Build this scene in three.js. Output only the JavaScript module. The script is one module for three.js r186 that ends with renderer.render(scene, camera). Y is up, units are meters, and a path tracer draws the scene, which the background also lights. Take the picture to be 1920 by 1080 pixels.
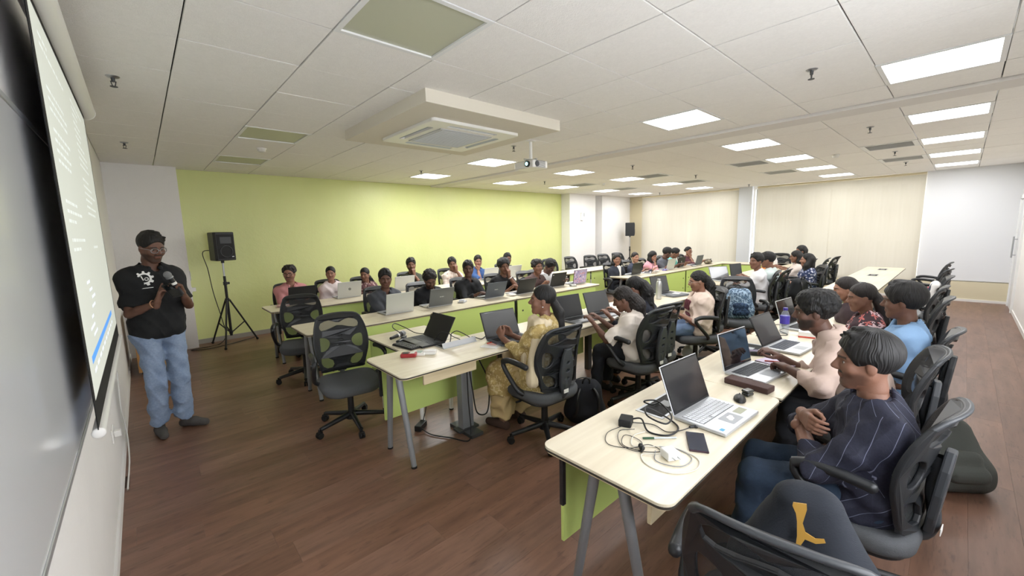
import * as THREE from 'three';
import { RectAreaLightUniformsLib } from 'three/addons/lights/RectAreaLightUniformsLib.js';
import { RoundedBoxGeometry } from 'three/addons/geometries/RoundedBoxGeometry.js';
import { mergeGeometries, mergeVertices, toCreasedNormals } from 'three/addons/utils/BufferGeometryUtils.js';

// ---------------------------------------------------------------- camera, sky, exposure
const scene = new THREE.Scene();
const renderer = new THREE.WebGLRenderer({ antialias: true });
renderer.toneMapping = THREE.LinearToneMapping;
renderer.toneMappingExposure = 3.65;
renderer.shadowMap.enabled = true;
const camera = new THREE.PerspectiveCamera(2 * Math.atan(540 / 764.54) * 180 / Math.PI, 16 / 9, 0.05, 60);
{
  const yaw = 47.870 * Math.PI / 180, pitch = -7.840 * Math.PI / 180, roll = -1.4193 * Math.PI / 180;
  const f = new THREE.Vector3(Math.cos(pitch) * Math.cos(yaw), Math.sin(pitch), -Math.cos(pitch) * Math.sin(yaw));
  const r = f.clone().cross(new THREE.Vector3(0, 1, 0)).normalize(), u = r.clone().cross(f);
  camera.position.set(0.267, 1.67, 8.148);
  camera.up.copy(u.clone().multiplyScalar(Math.cos(roll)).addScaledVector(r, -Math.sin(roll)));
  camera.lookAt(camera.position.clone().add(f));
}
scene.add(camera);
scene.background = new THREE.Color(2.1, 2.15, 2.25);      // bright overcast daylight outside the blinds
RectAreaLightUniformsLib.init();
const PANEL_LIGHT = 5.6, PANEL_GLOW = 2.0, ROW_LEVEL = { 1.04: 1.4, 2.84: 1.5, 5.84: 0.8, 7.64: 0.66 }, PANEL_COLOR = new THREE.Color(0.98, 0.985, 1.0);

// ---------------------------------------------------------------- helpers
const PI = Math.PI, H = 2.737, V = (x, y, z) => new THREE.Vector3(x, y, z);
function rng(seed) { let a = seed >>> 0; return () => { a = (a + 0x6D2B79F5) | 0; let t = Math.imul(a ^ (a >>> 15), 1 | a); t = (t + Math.imul(t ^ (t >>> 7), 61 | t)) ^ t; return ((t ^ (t >>> 14)) >>> 0) / 4294967296; }; }
const used = {};
function numbered(n) { if (!(n in used)) { used[n] = 0; return n; } used[n]++; return n + '_' + String(used[n]).padStart(3, '0'); }
function shade(o) { o.castShadow = true; o.receiveShadow = true; return o; }
function tag(o, label, category, group) { o.userData.label = label; if (category) o.userData.category = category; if (group) o.userData.group = group; return o; }
function thing(name, label, category, pos = [0, 0, 0], ry = 0, group) {
  const o = new THREE.Group(); o.name = numbered(name); o.position.set(...pos); o.rotation.y = ry; scene.add(o);
  return tag(o, label, category, group);
}
const plain = g => { const q = g.index ? g.toNonIndexed() : g; for (const k of Object.keys(q.attributes)) if (!['position', 'normal', 'uv'].includes(k)) q.deleteAttribute(k); if (!q.attributes.uv) q.setAttribute('uv', new THREE.BufferAttribute(new Float32Array(q.attributes.position.count * 2), 2)); q.clearGroups?.(); return q; };
function join(gs) { gs = [].concat(gs).map(plain); return gs.length === 1 ? gs[0] : mergeGeometries(gs); }
function boxUV(g, s = 1, ox = 0, oy = 0) {           // metres, laid flat on whichever axis the face looks along
  const p = g.attributes.position, n = g.attributes.normal, uv = new Float32Array(p.count * 2);
  for (let i = 0; i < p.count; i++) {
    const ax = Math.abs(n.getX(i)), ay = Math.abs(n.getY(i)), az = Math.abs(n.getZ(i));
    let a, b; if (ay >= ax && ay >= az) { a = p.getX(i); b = p.getZ(i); } else if (ax >= az) { a = p.getZ(i); b = p.getY(i); } else { a = p.getX(i); b = p.getY(i); }
    uv[2 * i] = a * s + ox; uv[2 * i + 1] = b * s + oy;
  }
  g.setAttribute('uv', new THREE.BufferAttribute(uv, 2)); return g;
}
function mesh(name, gs, m, parent, uvs) {
  const g = join(gs); if (uvs) boxUV(g, uvs === true ? 1 : uvs);
  const o = shade(new THREE.Mesh(g, m)); o.name = parent === scene ? numbered(name) : name; parent.add(o); return o;
}
function struct(name, gs, m, uvs) { const o = mesh(name, gs, m, scene, uvs); o.userData.kind = 'structure'; return o; }
function tm(g, x = 0, y = 0, z = 0, rx = 0, ry = 0, rz = 0) { g.applyMatrix4(new THREE.Matrix4().compose(V(x, y, z), new THREE.Quaternion().setFromEuler(new THREE.Euler(rx, ry, rz, 'YXZ')), V(1, 1, 1))); return g; }
const box = (w, h, d, x = 0, y = 0, z = 0, rx = 0, ry = 0, rz = 0) => tm(new THREE.BoxGeometry(w, h, d), x, y, z, rx, ry, rz);
const rbox = (w, h, d, x = 0, y = 0, z = 0, r = 0.005, rx = 0, ry = 0, rz = 0, s = 2) => tm(new RoundedBoxGeometry(w, h, d, s, Math.min(r, w / 2.01, h / 2.01, d / 2.01)), x, y, z, rx, ry, rz);
const span = (x0, x1, y0, y1, z0, z1) => box(x1 - x0, y1 - y0, z1 - z0, (x0 + x1) / 2, (y0 + y1) / 2, (z0 + z1) / 2);
const rspan = (x0, x1, y0, y1, z0, z1, r = 0.004) => rbox(x1 - x0, y1 - y0, z1 - z0, (x0 + x1) / 2, (y0 + y1) / 2, (z0 + z1) / 2, r);
const cyl = (r1, r2, h, x = 0, y = 0, z = 0, seg = 16, rx = 0, ry = 0, rz = 0) => tm(new THREE.CylinderGeometry(r1, r2, h, seg), x, y, z, rx, ry, rz);
const ball = (r, x = 0, y = 0, z = 0, sx = 1, sy = 1, sz = 1, n = 12) => { const g = new THREE.SphereGeometry(r, n, Math.round(n * 0.7)); g.scale(sx, sy, sz); g.translate(x, y, z); return g; };
const bar = (a, b, r1, r2 = r1, seg = 10) => { const A = V(...a), B = V(...b), d = B.clone().sub(A); const g = new THREE.CylinderGeometry(r2, r1, d.length(), seg); g.applyQuaternion(new THREE.Quaternion().setFromUnitVectors(V(0, 1, 0), d.clone().normalize())); g.translate((A.x + B.x) / 2, (A.y + B.y) / 2, (A.z + B.z) / 2); return g; };
const tube = (pts, r, n = 24, seg = 7, closed = false) => new THREE.TubeGeometry(new THREE.CatmullRomCurve3(pts.map(p => V(...p)), closed), n, r, seg, closed);
function roundShape(w, d, r) { const s = new THREE.Shape(), x = w / 2, y = d / 2; s.moveTo(-x + r, -y); s.lineTo(x - r, -y); s.absarc(x - r, -y + r, r, -PI / 2, 0); s.lineTo(x, y - r); s.absarc(x - r, y - r, r, 0, PI / 2); s.lineTo(-x + r, y); s.absarc(-x + r, y - r, r, PI / 2, PI); s.lineTo(-x, -y + r); s.absarc(-x + r, -y + r, r, PI, PI * 1.5); return s; }
// flat slab with rounded corners, lying in xz, bottom at y
function slab(w, d, h, r, x, y, z, bev = 0.002, seg = 5) { const g = new THREE.ExtrudeGeometry(roundShape(w - 2 * bev, d - 2 * bev, r), { depth: h - 2 * bev, bevelEnabled: bev > 0, bevelSize: bev, bevelThickness: bev, bevelSegments: 2, curveSegments: seg }); g.rotateX(-PI / 2); g.translate(x, y + bev, z); return g; }

// ---------------------------------------------------------------- textures (periodic value noise)
function noiseTile(seed, n) { const R = rng(seed), a = new Float32Array(n * n).map(() => R()); return (x, y) => { const xi = Math.floor(x), yi = Math.floor(y); let fx = x - xi, fy = y - yi; fx = fx * fx * (3 - 2 * fx); fy = fy * fy * (3 - 2 * fy); const g = (i, j) => a[((j % n + n) % n) * n + ((i % n + n) % n)]; return (g(xi, yi) * (1 - fx) + g(xi + 1, yi) * fx) * (1 - fy) + (g(xi, yi + 1) * (1 - fx) + g(xi + 1, yi + 1) * fx) * fy; }; }
function fbm(seed, base, oct = 4) { const ns = []; for (let o = 0; o < oct; o++) ns.push(noiseTile(seed + o * 17, base * 2 ** o)); return (u, v) => { let s = 0, t = 0, a = 1; for (let o = 0; o < oct; o++) { s += a * ns[o](u * base * 2 ** o, v * base * 2 ** o); t += a; a *= 0.55; } return s / t; }; }
function tex(w, h, fn, srgb = true, rep = [1, 1]) {
  const d = new Uint8Array(w * h * 4);
  for (let j = 0; j < h; j++) for (let i = 0; i < w; i++) { const c = fn(i / w, j / h, i, j), k = (j * w + i) * 4; if (typeof c === 'number') { d[k] = d[k + 1] = d[k + 2] = Math.max(0, Math.min(255, c * 255)); } else { d[k] = c[0]; d[k + 1] = c[1]; d[k + 2] = c[2]; } d[k + 3] = 255; }
  const t = new THREE.DataTexture(d, w, h); t.magFilter = THREE.LinearFilter; t.minFilter = THREE.LinearMipmapLinearFilter; t.generateMipmaps = true; t.wrapS = t.wrapT = THREE.RepeatWrapping; if (srgb) t.colorSpace = THREE.SRGBColorSpace; t.repeat.set(...rep); t.needsUpdate = true; return t;
}
function canvasTex(w, h, draw, rep = [1, 1]) { const c = document.createElement('canvas'); c.width = w; c.height = h; const x = c.getContext('2d'); draw(x, w, h); const t = new THREE.CanvasTexture(c); t.colorSpace = THREE.SRGBColorSpace; t.wrapS = t.wrapT = THREE.RepeatWrapping; t.repeat.set(...rep); return t; }
const mixc = (a, b, t) => [a[0] + (b[0] - a[0]) * t, a[1] + (b[1] - a[1]) * t, a[2] + (b[2] - a[2]) * t];
const mat = (color, roughness = 0.6, more = {}) => new THREE.MeshStandardMaterial({ color, roughness, metalness: 0, ...more });
const phys = (color, roughness = 0.6, more = {}) => new THREE.MeshPhysicalMaterial({ color, roughness, metalness: 0, ...more });

const nA = fbm(11, 4, 5), nB = fbm(29, 8, 4), nC = fbm(53, 16, 3), nF = fbm(71, 64, 2);
// floor laminate: long streaks along u
const floorTex = seed => { const a = fbm(seed, 4, 5), b = fbm(seed + 5, 16, 4); return tex(512, 256, (u, v) => { const g = a(u, v * 3 % 1), s = b(u * 0.25 % 1, v), k = b(u, (v * 4) % 1); return mixc(mixc([99, 73, 59], [146, 112, 95], g * 0.75 + s * 0.45 - 0.1), [66, 47, 38], Math.max(0, k - 0.62) * 1.6); }, true, [1 / 1.25, 1 / 0.6]); };
const tableTex = tex(1024, 512, (u, v) => { const s = nB(u * 0.25 % 1, (v * 2) % 1), f = nC((u * 0.125) % 1, (v * 2) % 1), m = nA(u, v); const t = s * 0.6 + f * 0.5 + m * 0.25 - 0.25; return mixc([232, 223, 200], [210, 197, 170], Math.max(0, Math.min(1, t * 1.3 - 0.1))); }, true, [1 / 1.3, 1 / 0.6]);
const paintBump = tex(256, 256, (u, v) => nC(u, v) * 0.6 + nF(u, v) * 0.4, false, [1, 1]);
const fineBump = tex(256, 256, (u, v) => nF(u, v), false, [4, 4]);
const clothBump = tex(256, 256, (u, v, i, j) => 0.5 + 0.25 * ((i + j) % 4 < 2 ? 1 : -1) * 0.6 + (nF(u, v) - 0.5) * 0.5, false, [5, 5]);
const greenTex = tex(512, 512, (u, v) => { const s = nA((u * 2) % 1, v * 0.5), b = nB(u, v); return mixc([224, 228, 160], [214, 221, 146], s * 0.8 + b * 0.4 - 0.1); }, true, [0.3, 0.36]);
const whiteTex = tex(256, 256, (u, v) => mixc([242, 240, 237], [234, 232, 229], nA(u, v)), true, [0.35, 0.35]);
const tileTex = tex(256, 256, (u, v) => mixc([246, 244, 240], [236, 234, 230], nF(u, v) * 0.6 + nC(u, v) * 0.4), true, [1.6, 1.6]);
const blindTex = tex(512, 512, (u, v, i, j) => { const w = ((i % 4 < 2) !== (j % 4 < 2)) ? 1 : 0; return mixc([208, 203, 189], [196, 190, 174], w * 0.5 + nB((u * 4) % 1, v * 0.25) * 0.5); }, true, [0.8, 0.8]);
const seatTex = tex(128, 128, (u, v, i, j) => { const w = ((i % 4 < 2) !== (j % 4 < 2)) ? 1 : 0; return mixc([92, 94, 97], [70, 72, 75], w * 0.6 + nF(u, v) * 0.4); }, true, [9, 9]);

const M = {
  white: mat(0xffffff, 0.85, { map: whiteTex, bumpMap: paintBump, bumpScale: 0.0015 }),
  green: mat(0xffffff, 0.42, { map: greenTex, bumpMap: paintBump, bumpScale: 0.002 }),
  tile: mat(0xffffff, 0.92, { map: tileTex, bumpMap: fineBump, bumpScale: 0.001 }),
  gypsum: mat(0xdedbd7, 0.9), grid: mat(0x8d8b86, 0.7), slabDark: mat(0x6e6b66, 0.9),
  floors: [1, 2, 3, 4].map((s, i) => mat([0xffffff, 0xf6f1ee, 0xfffaf5, 0xf0eae7][i], 0.36, { map: floorTex(s * 97) })),
  floorBase: mat(0x4a372c, 0.8),
  wood: mat(0xffffff, 0.32, { map: tableTex }), woodEdge: mat(0x3a352e, 0.6), woodApron: mat(0xf2ead8, 0.5, { map: tableTex }),
  panel: mat(0xc9dd80, 0.5), legGrey: mat(0x8d9093, 0.38, { metalness: 0.3 }), legDark: mat(0x4a4c4e, 0.45, { metalness: 0.3 }), bracket: mat(0x1d1d1f, 0.5),
  black: mat(0x17181a, 0.45), blackMat: mat(0x131415, 0.75), rubber: mat(0x0d0d0e, 0.7), plastic: mat(0x212326, 0.4), plasticGrey: mat(0x3a3d41, 0.42),
  seat: mat(0xffffff, 0.9, { map: seatTex, bumpMap: clothBump, bumpScale: 0.0012 }),
  net: mat(0x2a2c2e, 0.8, { transparent: true, opacity: 0.66, side: THREE.DoubleSide }),
  silver: mat(0xc3c6ca, 0.35, { metalness: 0.55 }), grey: mat(0x75787c, 0.4, { metalness: 0.35 }), chrome: mat(0xd5d6d8, 0.2, { metalness: 1 }), steel: mat(0xb9bcc0, 0.28, { metalness: 0.85 }),
  whitePlastic: mat(0xe9e8e4, 0.4), screenOff: phys(0x1b1d20, 0.16, { clearcoat: 0.4 }), key: mat(0x1a1b1d, 0.6), keyLight: mat(0xd8dade, 0.55),
  cream: mat(0xe0d5b6, 0.8), baseboard: mat(0x9c988f, 0.6), frameGrey: mat(0xa9adb0, 0.5), glass: phys(0xffffff, 0.03, { transmission: 1, thickness: 0, ior: 1.45 }),
};
// ---------------------------------------------------------------- the room
const XW = 12.95, ZR = 8.85;
const floor = struct('floor', span(-0.2, XW + 0.25, -0.2, -0.006, -0.2, ZR + 0.2), M.floorBase);
{ // laminate planks laid along the room's length
  const pw = 0.193, pl = 1.29, R = rng(5), list = [], cam = camera.position;
  const rows = Math.ceil(ZR / pw);
  const variants = M.floors.map((m, i) => [0, 1, 2].map(k => boxUV(plain(new THREE.BoxGeometry(pl - 0.0008, 0.006, pw - 0.0007)), 1, i * 0.37 + k * 0.41, k * 0.23)));
  for (let r = 0; r < rows; r++) for (let x = -R() * pl; x < XW; x += pl) {
    const x0 = Math.max(0, x), x1 = Math.min(XW, x + pl), z0 = r * pw, z1 = Math.min(ZR, z0 + pw); if (x1 - x0 < 0.05) continue;
    const cx = (x0 + x1) / 2, cz = (z0 + z1) / 2;
    const fx = 0.665, fz = -0.735, dx = cx - cam.x, dz = cz - cam.z, dep = dx * fx + dz * fz, side = Math.abs(dx * fz - dz * fx);
    const seen = dep > 1.0 && side < dep * 1.4 + 0.7;
    list.push({ x0, x1, z0, z1, cx, cz, v: Math.floor(R() * 4), k: Math.floor(R() * 3), d: seen ? Math.hypot(dx, dz) : 99 + Math.hypot(dx, dz) });
  }
  list.sort((a, b) => a.d - b.d);
  const rest = [[], [], [], []];
  list.forEach((p, i) => {
    const full = Math.abs(p.x1 - p.x0 - pl) < 1e-6 && Math.abs(p.z1 - p.z0 - pw) < 1e-6;
    const g = full ? variants[p.v][p.k] : boxUV(plain(new THREE.BoxGeometry(p.x1 - p.x0 - 0.0008, 0.006, p.z1 - p.z0 - 0.0007)), 1, p.v * 0.37, p.k * 0.23);
    if (i < 290) { const o = shade(new THREE.Mesh(g, M.floors[p.v])); o.name = 'plank'; o.position.set(p.cx, -0.003, p.cz); floor.add(o); }
    else rest[p.v].push(g.clone().translate(p.cx, -0.003, p.cz));
  });
  rest.forEach((gs, v) => { if (!gs.length) return; const o = mesh('far_planks', gs, M.floors[v], floor); o.userData.kind = 'stuff'; });
}
// walls: the screen wall (x = 0), the lime wall (z = 0), the window wall (x = XW), the door wall (z = ZR)
struct('wall_left', span(-0.2, 0, 0, H + 0.36, -0.2, ZR + 0.2), M.white, true);
struct('wall_back', span(0, 9.7, 0, H + 0.36, -0.2, 0), M.green, true);
struct('column_left', span(0, 0.79, 0, H, 0, 0.25), M.white, true);
struct('wall_back_end', [span(9.7, XW, 0, H + 0.36, -0.2, 0), span(9.7, 10.95, 0, H, 0, 0.32), span(11.3, XW, 0, H, 0, 0.32)], M.white, true);
struct('wall_right', [span(0, 0.4, 0, H + 0.36, ZR, ZR + 0.2), span(0.4, 3.1, 0, 0.9, ZR, ZR + 0.2), span(0.4, 3.1, 2.4, H + 0.36, ZR, ZR + 0.2), span(3.1, 11.75, 0, H + 0.36, ZR, ZR + 0.2), span(11.75, 12.7, 2.1, H + 0.36, ZR, ZR + 0.2), span(12.7, XW, 0, H + 0.36, ZR, ZR + 0.2)], M.white, true);
struct('baseboard_back', span(0.79, 9.7, 0, 0.075, 0, 0.012), M.baseboard);
struct('baseboard_left', span(0, 0.012, 0, 0.07, 0.25, ZR), M.white);
struct('baseboard_right', span(0, 11.7, 0, 0.07, ZR - 0.012, ZR), M.white);
// window wall: two openings behind blinds, a pier between
struct('wall_far', [span(XW, XW + 0.2, 0, H + 0.36, -0.2, 0.85), span(XW, XW + 0.2, 0, 0.3, 0.85, 7.5), span(XW, XW + 0.2, 2.66, H + 0.36, 0.85, 7.5), span(XW, XW + 0.2, 0.3, 2.66, 3.75, 4.2), span(XW, XW + 0.2, 0, H + 0.36, 7.5, ZR + 0.2)], M.white, true);
struct('pier', span(XW - 0.12, XW, 0, H, 3.82, 4.16), mat(0xd3d6da, 0.8));
for (const [n, z0, z1, m] of [[1, 0.85, 3.75, [1.82, 2.78]], [2, 4.2, 7.5, [5.3, 6.4]]]) {
  const w = struct('window_' + n, [span(XW + 0.08, XW + 0.14, 0.3, 0.36, z0, z1), span(XW + 0.08, XW + 0.14, 2.6, 2.66, z0, z1), ...[z0 + 0.03, ...m, z1 - 0.03].map(z => span(XW + 0.08, XW + 0.14, 0.36, 2.6, z - 0.03, z + 0.03)), span(XW + 0.085, XW + 0.135, 1.9, 1.95, z0, z1)], M.frameGrey);
  const zs = [z0, ...m, z1]; for (let k = 0; k < 3; k++) mesh('pane', span(XW + 0.108, XW + 0.112, 0.36, 2.6, zs[k] + 0.03, zs[k + 1] - 0.03), M.glass, w);
}
{ // window opening added unseen behind the camera, to fill the front with daylight
  const w = struct('window_3', [span(0.4, 3.1, 0.9, 0.95, ZR + 0.08, ZR + 0.14), span(0.4, 3.1, 2.35, 2.4, ZR + 0.08, ZR + 0.14), ...[0.43, 1.75, 3.07].map(x => span(x - 0.03, x + 0.03, 0.95, 2.35, ZR + 0.08, ZR + 0.14))], M.frameGrey);
  for (const x of [0.46, 1.78]) mesh('pane', span(x, x + 1.26, 0.95, 2.35, ZR + 0.108, ZR + 0.112), M.glass, w);
}
const blindMat = phys(0xffffff, 0.95, { map: blindTex, transmission: 0.08, thickness: 0, side: THREE.DoubleSide });
function blind(z0, z1, y0, label) {
  const t = thing('roller_blind', label, 'blind', [XW - 0.05 - (Math.round(z0 * 10) % 2) * 0.014, 0, (z0 + z1) / 2], 0, 'cream roller blinds on the window wall'), w = z1 - z0;
  const g = new THREE.PlaneGeometry(w, H - 0.06 - y0, 60, 24); g.rotateY(-PI / 2);
  const p = g.attributes.position; for (let i = 0; i < p.count; i++) p.setX(i, 0.004 * Math.sin(p.getZ(i) * 5.1 + z0) + 0.003 * Math.sin(p.getZ(i) * 13 + p.getY(i) * 1.3)); g.computeVertexNormals(); g.translate(0, (H - 0.06 + y0) / 2, 0);
  { const n = g.attributes.position, uv = g.attributes.uv; for (let i = 0; i < n.count; i++) uv.setXY(i, n.getZ(i) + z0, n.getY(i)); }
  mesh('fabric', g, blindMat, t);
  mesh('roller_tube', bar([0, H - 0.035, -w / 2], [0, H - 0.035, w / 2], 0.024), M.cream, t);
  mesh('bottom_bar', rspan(-0.008, 0.008, y0 - 0.03, y0, -w / 2, w / 2), M.cream, t);
}
blind(0.80, 1.66, 0.35, 'narrow cream roller blind nearest the white corner columns');
blind(1.65, 2.38, 0.35, 'cream roller blind beside the narrow one at the corner');
blind(2.37, 3.82, 0.35, 'cream roller blind just before the grey window pier');
blind(4.27, 5.9, 0.35, 'cream roller blind beside the bright gap at the grey pier');
blind(5.89, 7.51, 0.35, 'cream roller blind beside the white wall panel');
struct('trim_1', span(XW - 0.03, XW, 0, H, 0.32, 0.82), mat(0xc8bd9d, 0.8));
// white board panel, low cream wainscot and skirting to the right of the blinds
struct('wall_far_panel', [span(XW - 0.04, XW, 0.43, H, 7.52, ZR)], mat(0xe4e6ea, 0.7));
struct('trim_2', span(XW - 0.055, XW, 0.05, 0.41, 4.2, 8.84), mat(0xd9d0b4, 0.7));
struct('baseboard_far', span(XW - 0.075, XW, 0, 0.05, 0.82, 8.84), M.white);
{ // door at the far end of the right wall
  const d = struct('door_1', [span(11.8, 12.65, 0, 2.05, ZR - 0.01, ZR + 0.04)], mat(0xd8d9db, 0.5));
  mesh('door_frame', [span(11.72, 11.8, 0, 2.12, ZR - 0.03, ZR + 0.1), span(12.65, 12.73, 0, 2.12, ZR - 0.03, ZR + 0.1), span(11.72, 12.73, 2.05, 2.12, ZR - 0.03, ZR + 0.1)], mat(0xeceded, 0.5), d);
  mesh('door_handle', [bar([12.5, 0.95, ZR - 0.06], [12.5, 1.35, ZR - 0.06], 0.012), bar([12.5, 1.0, ZR - 0.06], [12.5, 1.0, ZR], 0.009), bar([12.5, 1.3, ZR - 0.06], [12.5, 1.3, ZR], 0.009)], M.steel, d);
}
// ceiling: slab, tiles on a 600 mm grid, a plain strip at x = 5.24 .. 5.54
const ceiling = struct('ceiling', span(-0.2, XW + 0.25, H + 0.16, H + 0.36, -0.2, ZR + 0.2), M.slabDark);
const LX = [4.14, 6.14, 7.94, 9.74, 11.54], LZ = [1.04, 2.84, 5.84, 7.64];
const holes = [], vents = [];
for (const x of LX) for (const z of LZ) holes.push([x, z, true]);
for (const z of LZ) holes.push([1.14, z, false]);
for (const [x, z] of [[7.94, 5.24], [9.74, 5.24], [7.94, 7.04], [9.74, 7.04], [7.94, 3.44], [9.74, 3.44], [7.94, 1.64], [9.74, 1.64]]) vents.push([x, z]);
{
  const xs = [0, 0.54], zs = [0, 0.44]; for (let k = 1; k < 8; k++) xs.push(0.54 + 0.6 * k); xs.push(5.24, 5.54); for (let k = 1; k < 13; k++) xs.push(5.54 + 0.6 * k); xs.push(XW); for (let k = 1; k <= 14; k++) zs.push(0.44 + 0.6 * k); zs[zs.length - 1] = ZR;
  const X = [...new Set(xs.map(v => +v.toFixed(3)))], list = [], cut = [...holes, ...vents];
  const shared = {};
  for (let i = 0; i < X.length - 1; i++) for (let j = 0; j < zs.length - 1; j++) {
    const x0 = X[i], x1 = X[i + 1], z0 = zs[j], z1 = zs[j + 1]; if (x0 > 5.2 && x1 < 5.6 && x1 > 5.3) continue;
    if (cut.some(c => Math.abs(c[0] - x0) < 0.02 && Math.abs(c[1] - z0) < 0.02)) continue;
    if (x0 > 2.0 && x1 < 3.5 && z0 > 4.0 && z1 < 5.3) continue;
    list.push([x0, x1, z0, z1, Math.hypot(x0 - 0.3, z0 - 8.1)]);
  }
  list.sort((a, b) => a[4] - b[4]);
  const rest = [];
  list.forEach(([x0, x1, z0, z1], k) => {
    const w = x1 - x0 - 0.007, d = z1 - z0 - 0.007, key = w.toFixed(3) + '_' + d.toFixed(3);
    const g = shared[key] ??= boxUV(plain(new RoundedBoxGeometry(w, 0.014, d, 1, 0.003)));
    const drop = ((k * 7919) % 13 - 6) * 0.0002;
    if (k < 292) { const o = shade(new THREE.Mesh(g, M.tile)); o.name = 'ceiling_tile'; o.position.set((x0 + x1) / 2, H + 0.007 + drop, (z0 + z1) / 2); ceiling.add(o); }
    else rest.push(g.clone().translate((x0 + x1) / 2, H + 0.007, (z0 + z1) / 2));
  });
  if (rest.length) mesh('far_tiles', rest, M.tile, ceiling).userData.kind = 'stuff';
  mesh('gypsum_strip', rspan(5.245, 5.535, H - 0.03, H + 0.02, 0, ZR), M.gypsum, ceiling);
}
const diffuserOn = mat(0xffffff, 0.5, { emissive: PANEL_COLOR, emissiveIntensity: PANEL_GLOW }), diffuserOff = mat(0xb9bba6, 0.35), fixture = mat(0xe6e7e6, 0.5);
const rowName = { 1.04: 'row beside the lime wall', 2.84: 'second row from the lime wall', 5.84: 'row above the middle desks', 7.64: 'row along the door wall' }, ordX = ['first', 'second', 'third', 'fourth', 'fifth'];
for (const [x, z, on] of holes) {
  const i = LX.indexOf(x);
  const t = thing('ceiling_light', on ? `${ordX[i]} lit square panel light from the screen in the ${rowName[z]}` : `unlit greyish panel light near the screen, ${rowName[z]}`, 'light', [x + 0.3, H, z + 0.3], 0, on ? 'lit ceiling panel lights' : 'unlit ceiling panel lights');
  mesh('frame', [span(-0.3, 0.3, -0.004, 0.03, -0.3, -0.272), span(-0.3, 0.3, -0.004, 0.03, 0.272, 0.3), span(-0.3, -0.272, -0.004, 0.03, -0.272, 0.272), span(0.272, 0.3, -0.004, 0.03, -0.272, 0.272)], fixture, t);
  mesh('diffuser', span(-0.272, 0.272, 0.006, 0.02, -0.272, 0.272), on ? diffuserOn : diffuserOff, t);
  if (on) { const l = new THREE.RectAreaLight(PANEL_COLOR, PANEL_LIGHT * (i < 3 ? ROW_LEVEL[z] : Math.min(0.85, ROW_LEVEL[z])) * (i === 0 ? 1.25 : 1), 0.54, 0.54); l.name = 'panel_glow'; l.rotation.x = -PI / 2; l.position.y = -0.006; t.add(l); }
}
vents.forEach(([x, z], k) => {
  const t = thing('air_vent', `slatted white ceiling air vent, ${['fourth', 'third', 'second', 'first'][Math.round((z - 1.64) / 1.8)] ?? 'first'} from the door wall, ${x < 9 ? 'closer to the screen' : 'closer to the windows'}`, 'vent', [x + 0.3, H, z + 0.3], 0, 'ceiling air vents');
  mesh('frame', [span(-0.296, 0.296, -0.004, 0.012, -0.296, -0.24), span(-0.296, 0.296, -0.004, 0.012, 0.24, 0.296), span(-0.296, -0.24, -0.004, 0.012, -0.24, 0.24), span(0.24, 0.296, -0.004, 0.012, -0.24, 0.24)], fixture, t);
  mesh('duct', [span(-0.25, 0.25, 0.148, 0.152, -0.25, 0.25), span(-0.25, -0.24, 0.0, 0.148, -0.25, 0.25), span(0.24, 0.25, 0.0, 0.148, -0.25, 0.25), span(-0.24, 0.24, 0.0, 0.148, -0.25, -0.24), span(-0.24, 0.24, 0.0, 0.148, 0.24, 0.25)], mat(0xb4b7b9, 0.5), t);
  for (let s = 0; s < 8; s++) mesh('slat', box(0.035, 0.003, 0.48, -0.21 + s * 0.06, 0.002, 0, 0, 0, 0.5), fixture, t);
});
[[0.26, 4.33, 'close above the hanging projection screen'], [0.27, 1.92, 'above the presenter near the white column'], [3.86, 7.34, 'before the large light by the door wall'], [6.48, 7.34, 'between the second and first lights of the door wall row'], [3.88, 4.25, 'beside the projector mount'], [3.95, 1.85, 'before the light next to the lime wall'], [6.6, 4.27, 'in mid ceiling beyond the projector'], [6.9, 1.95, 'past the second light beside the lime wall'], [8.9, 4.33, 'between two pairs of vents in mid ceiling'], [12.1, 1.84, 'at the corner by the narrow blind'], [12.1, 4.3, 'above the grey window pier'], [8.9, 7.34, 'between the two vents by the door wall'], [10.6, 7.34, 'past the vents by the window wall']].forEach(([x, z, where]) => {
  const t = thing('sprinkler', `small chrome fire sprinkler head ${where}`, 'sprinkler', [x, H, z], 0, 'ceiling sprinklers');
  mesh('rose', tm(new THREE.LatheGeometry([[0.001, -0.012], [0.028, -0.009], [0.038, 0]].map(p => new THREE.Vector2(...p)), 16), 0, 0, 0), M.steel, t);
  mesh('head', [cyl(0.012, 0.01, 0.03, 0, -0.02, 0, 10), bar([0.013, -0.03, 0], [0.006, -0.062, 0], 0.003), bar([-0.013, -0.03, 0], [-0.006, -0.062, 0], 0.003), cyl(0.02, 0.02, 0.003, 0, -0.064, 0, 12)], M.legDark, t);
});
[[1.48, 2.39, 'above the lime wall speaker corner'], [8.45, 6.7, 'among the lights of the door wall side'], [8.4, 2.4, 'among the far lights by the lime wall']].forEach(([x, z, where]) => {
  const t = thing('smoke_detector', `round white smoke detector ${where}`, 'detector', [x, H, z], 0, 'smoke detectors');
  mesh('base', cyl(0.055, 0.05, 0.014, 0, -0.007, 0, 20), M.whitePlastic, t);
  mesh('chamber', tm(new THREE.LatheGeometry([[0.001, -0.05], [0.03, -0.047], [0.042, -0.035], [0.045, -0.014]].map(p => new THREE.Vector2(...p)), 20)), mat(0xd9d8d2, 0.5), t);
});
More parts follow.
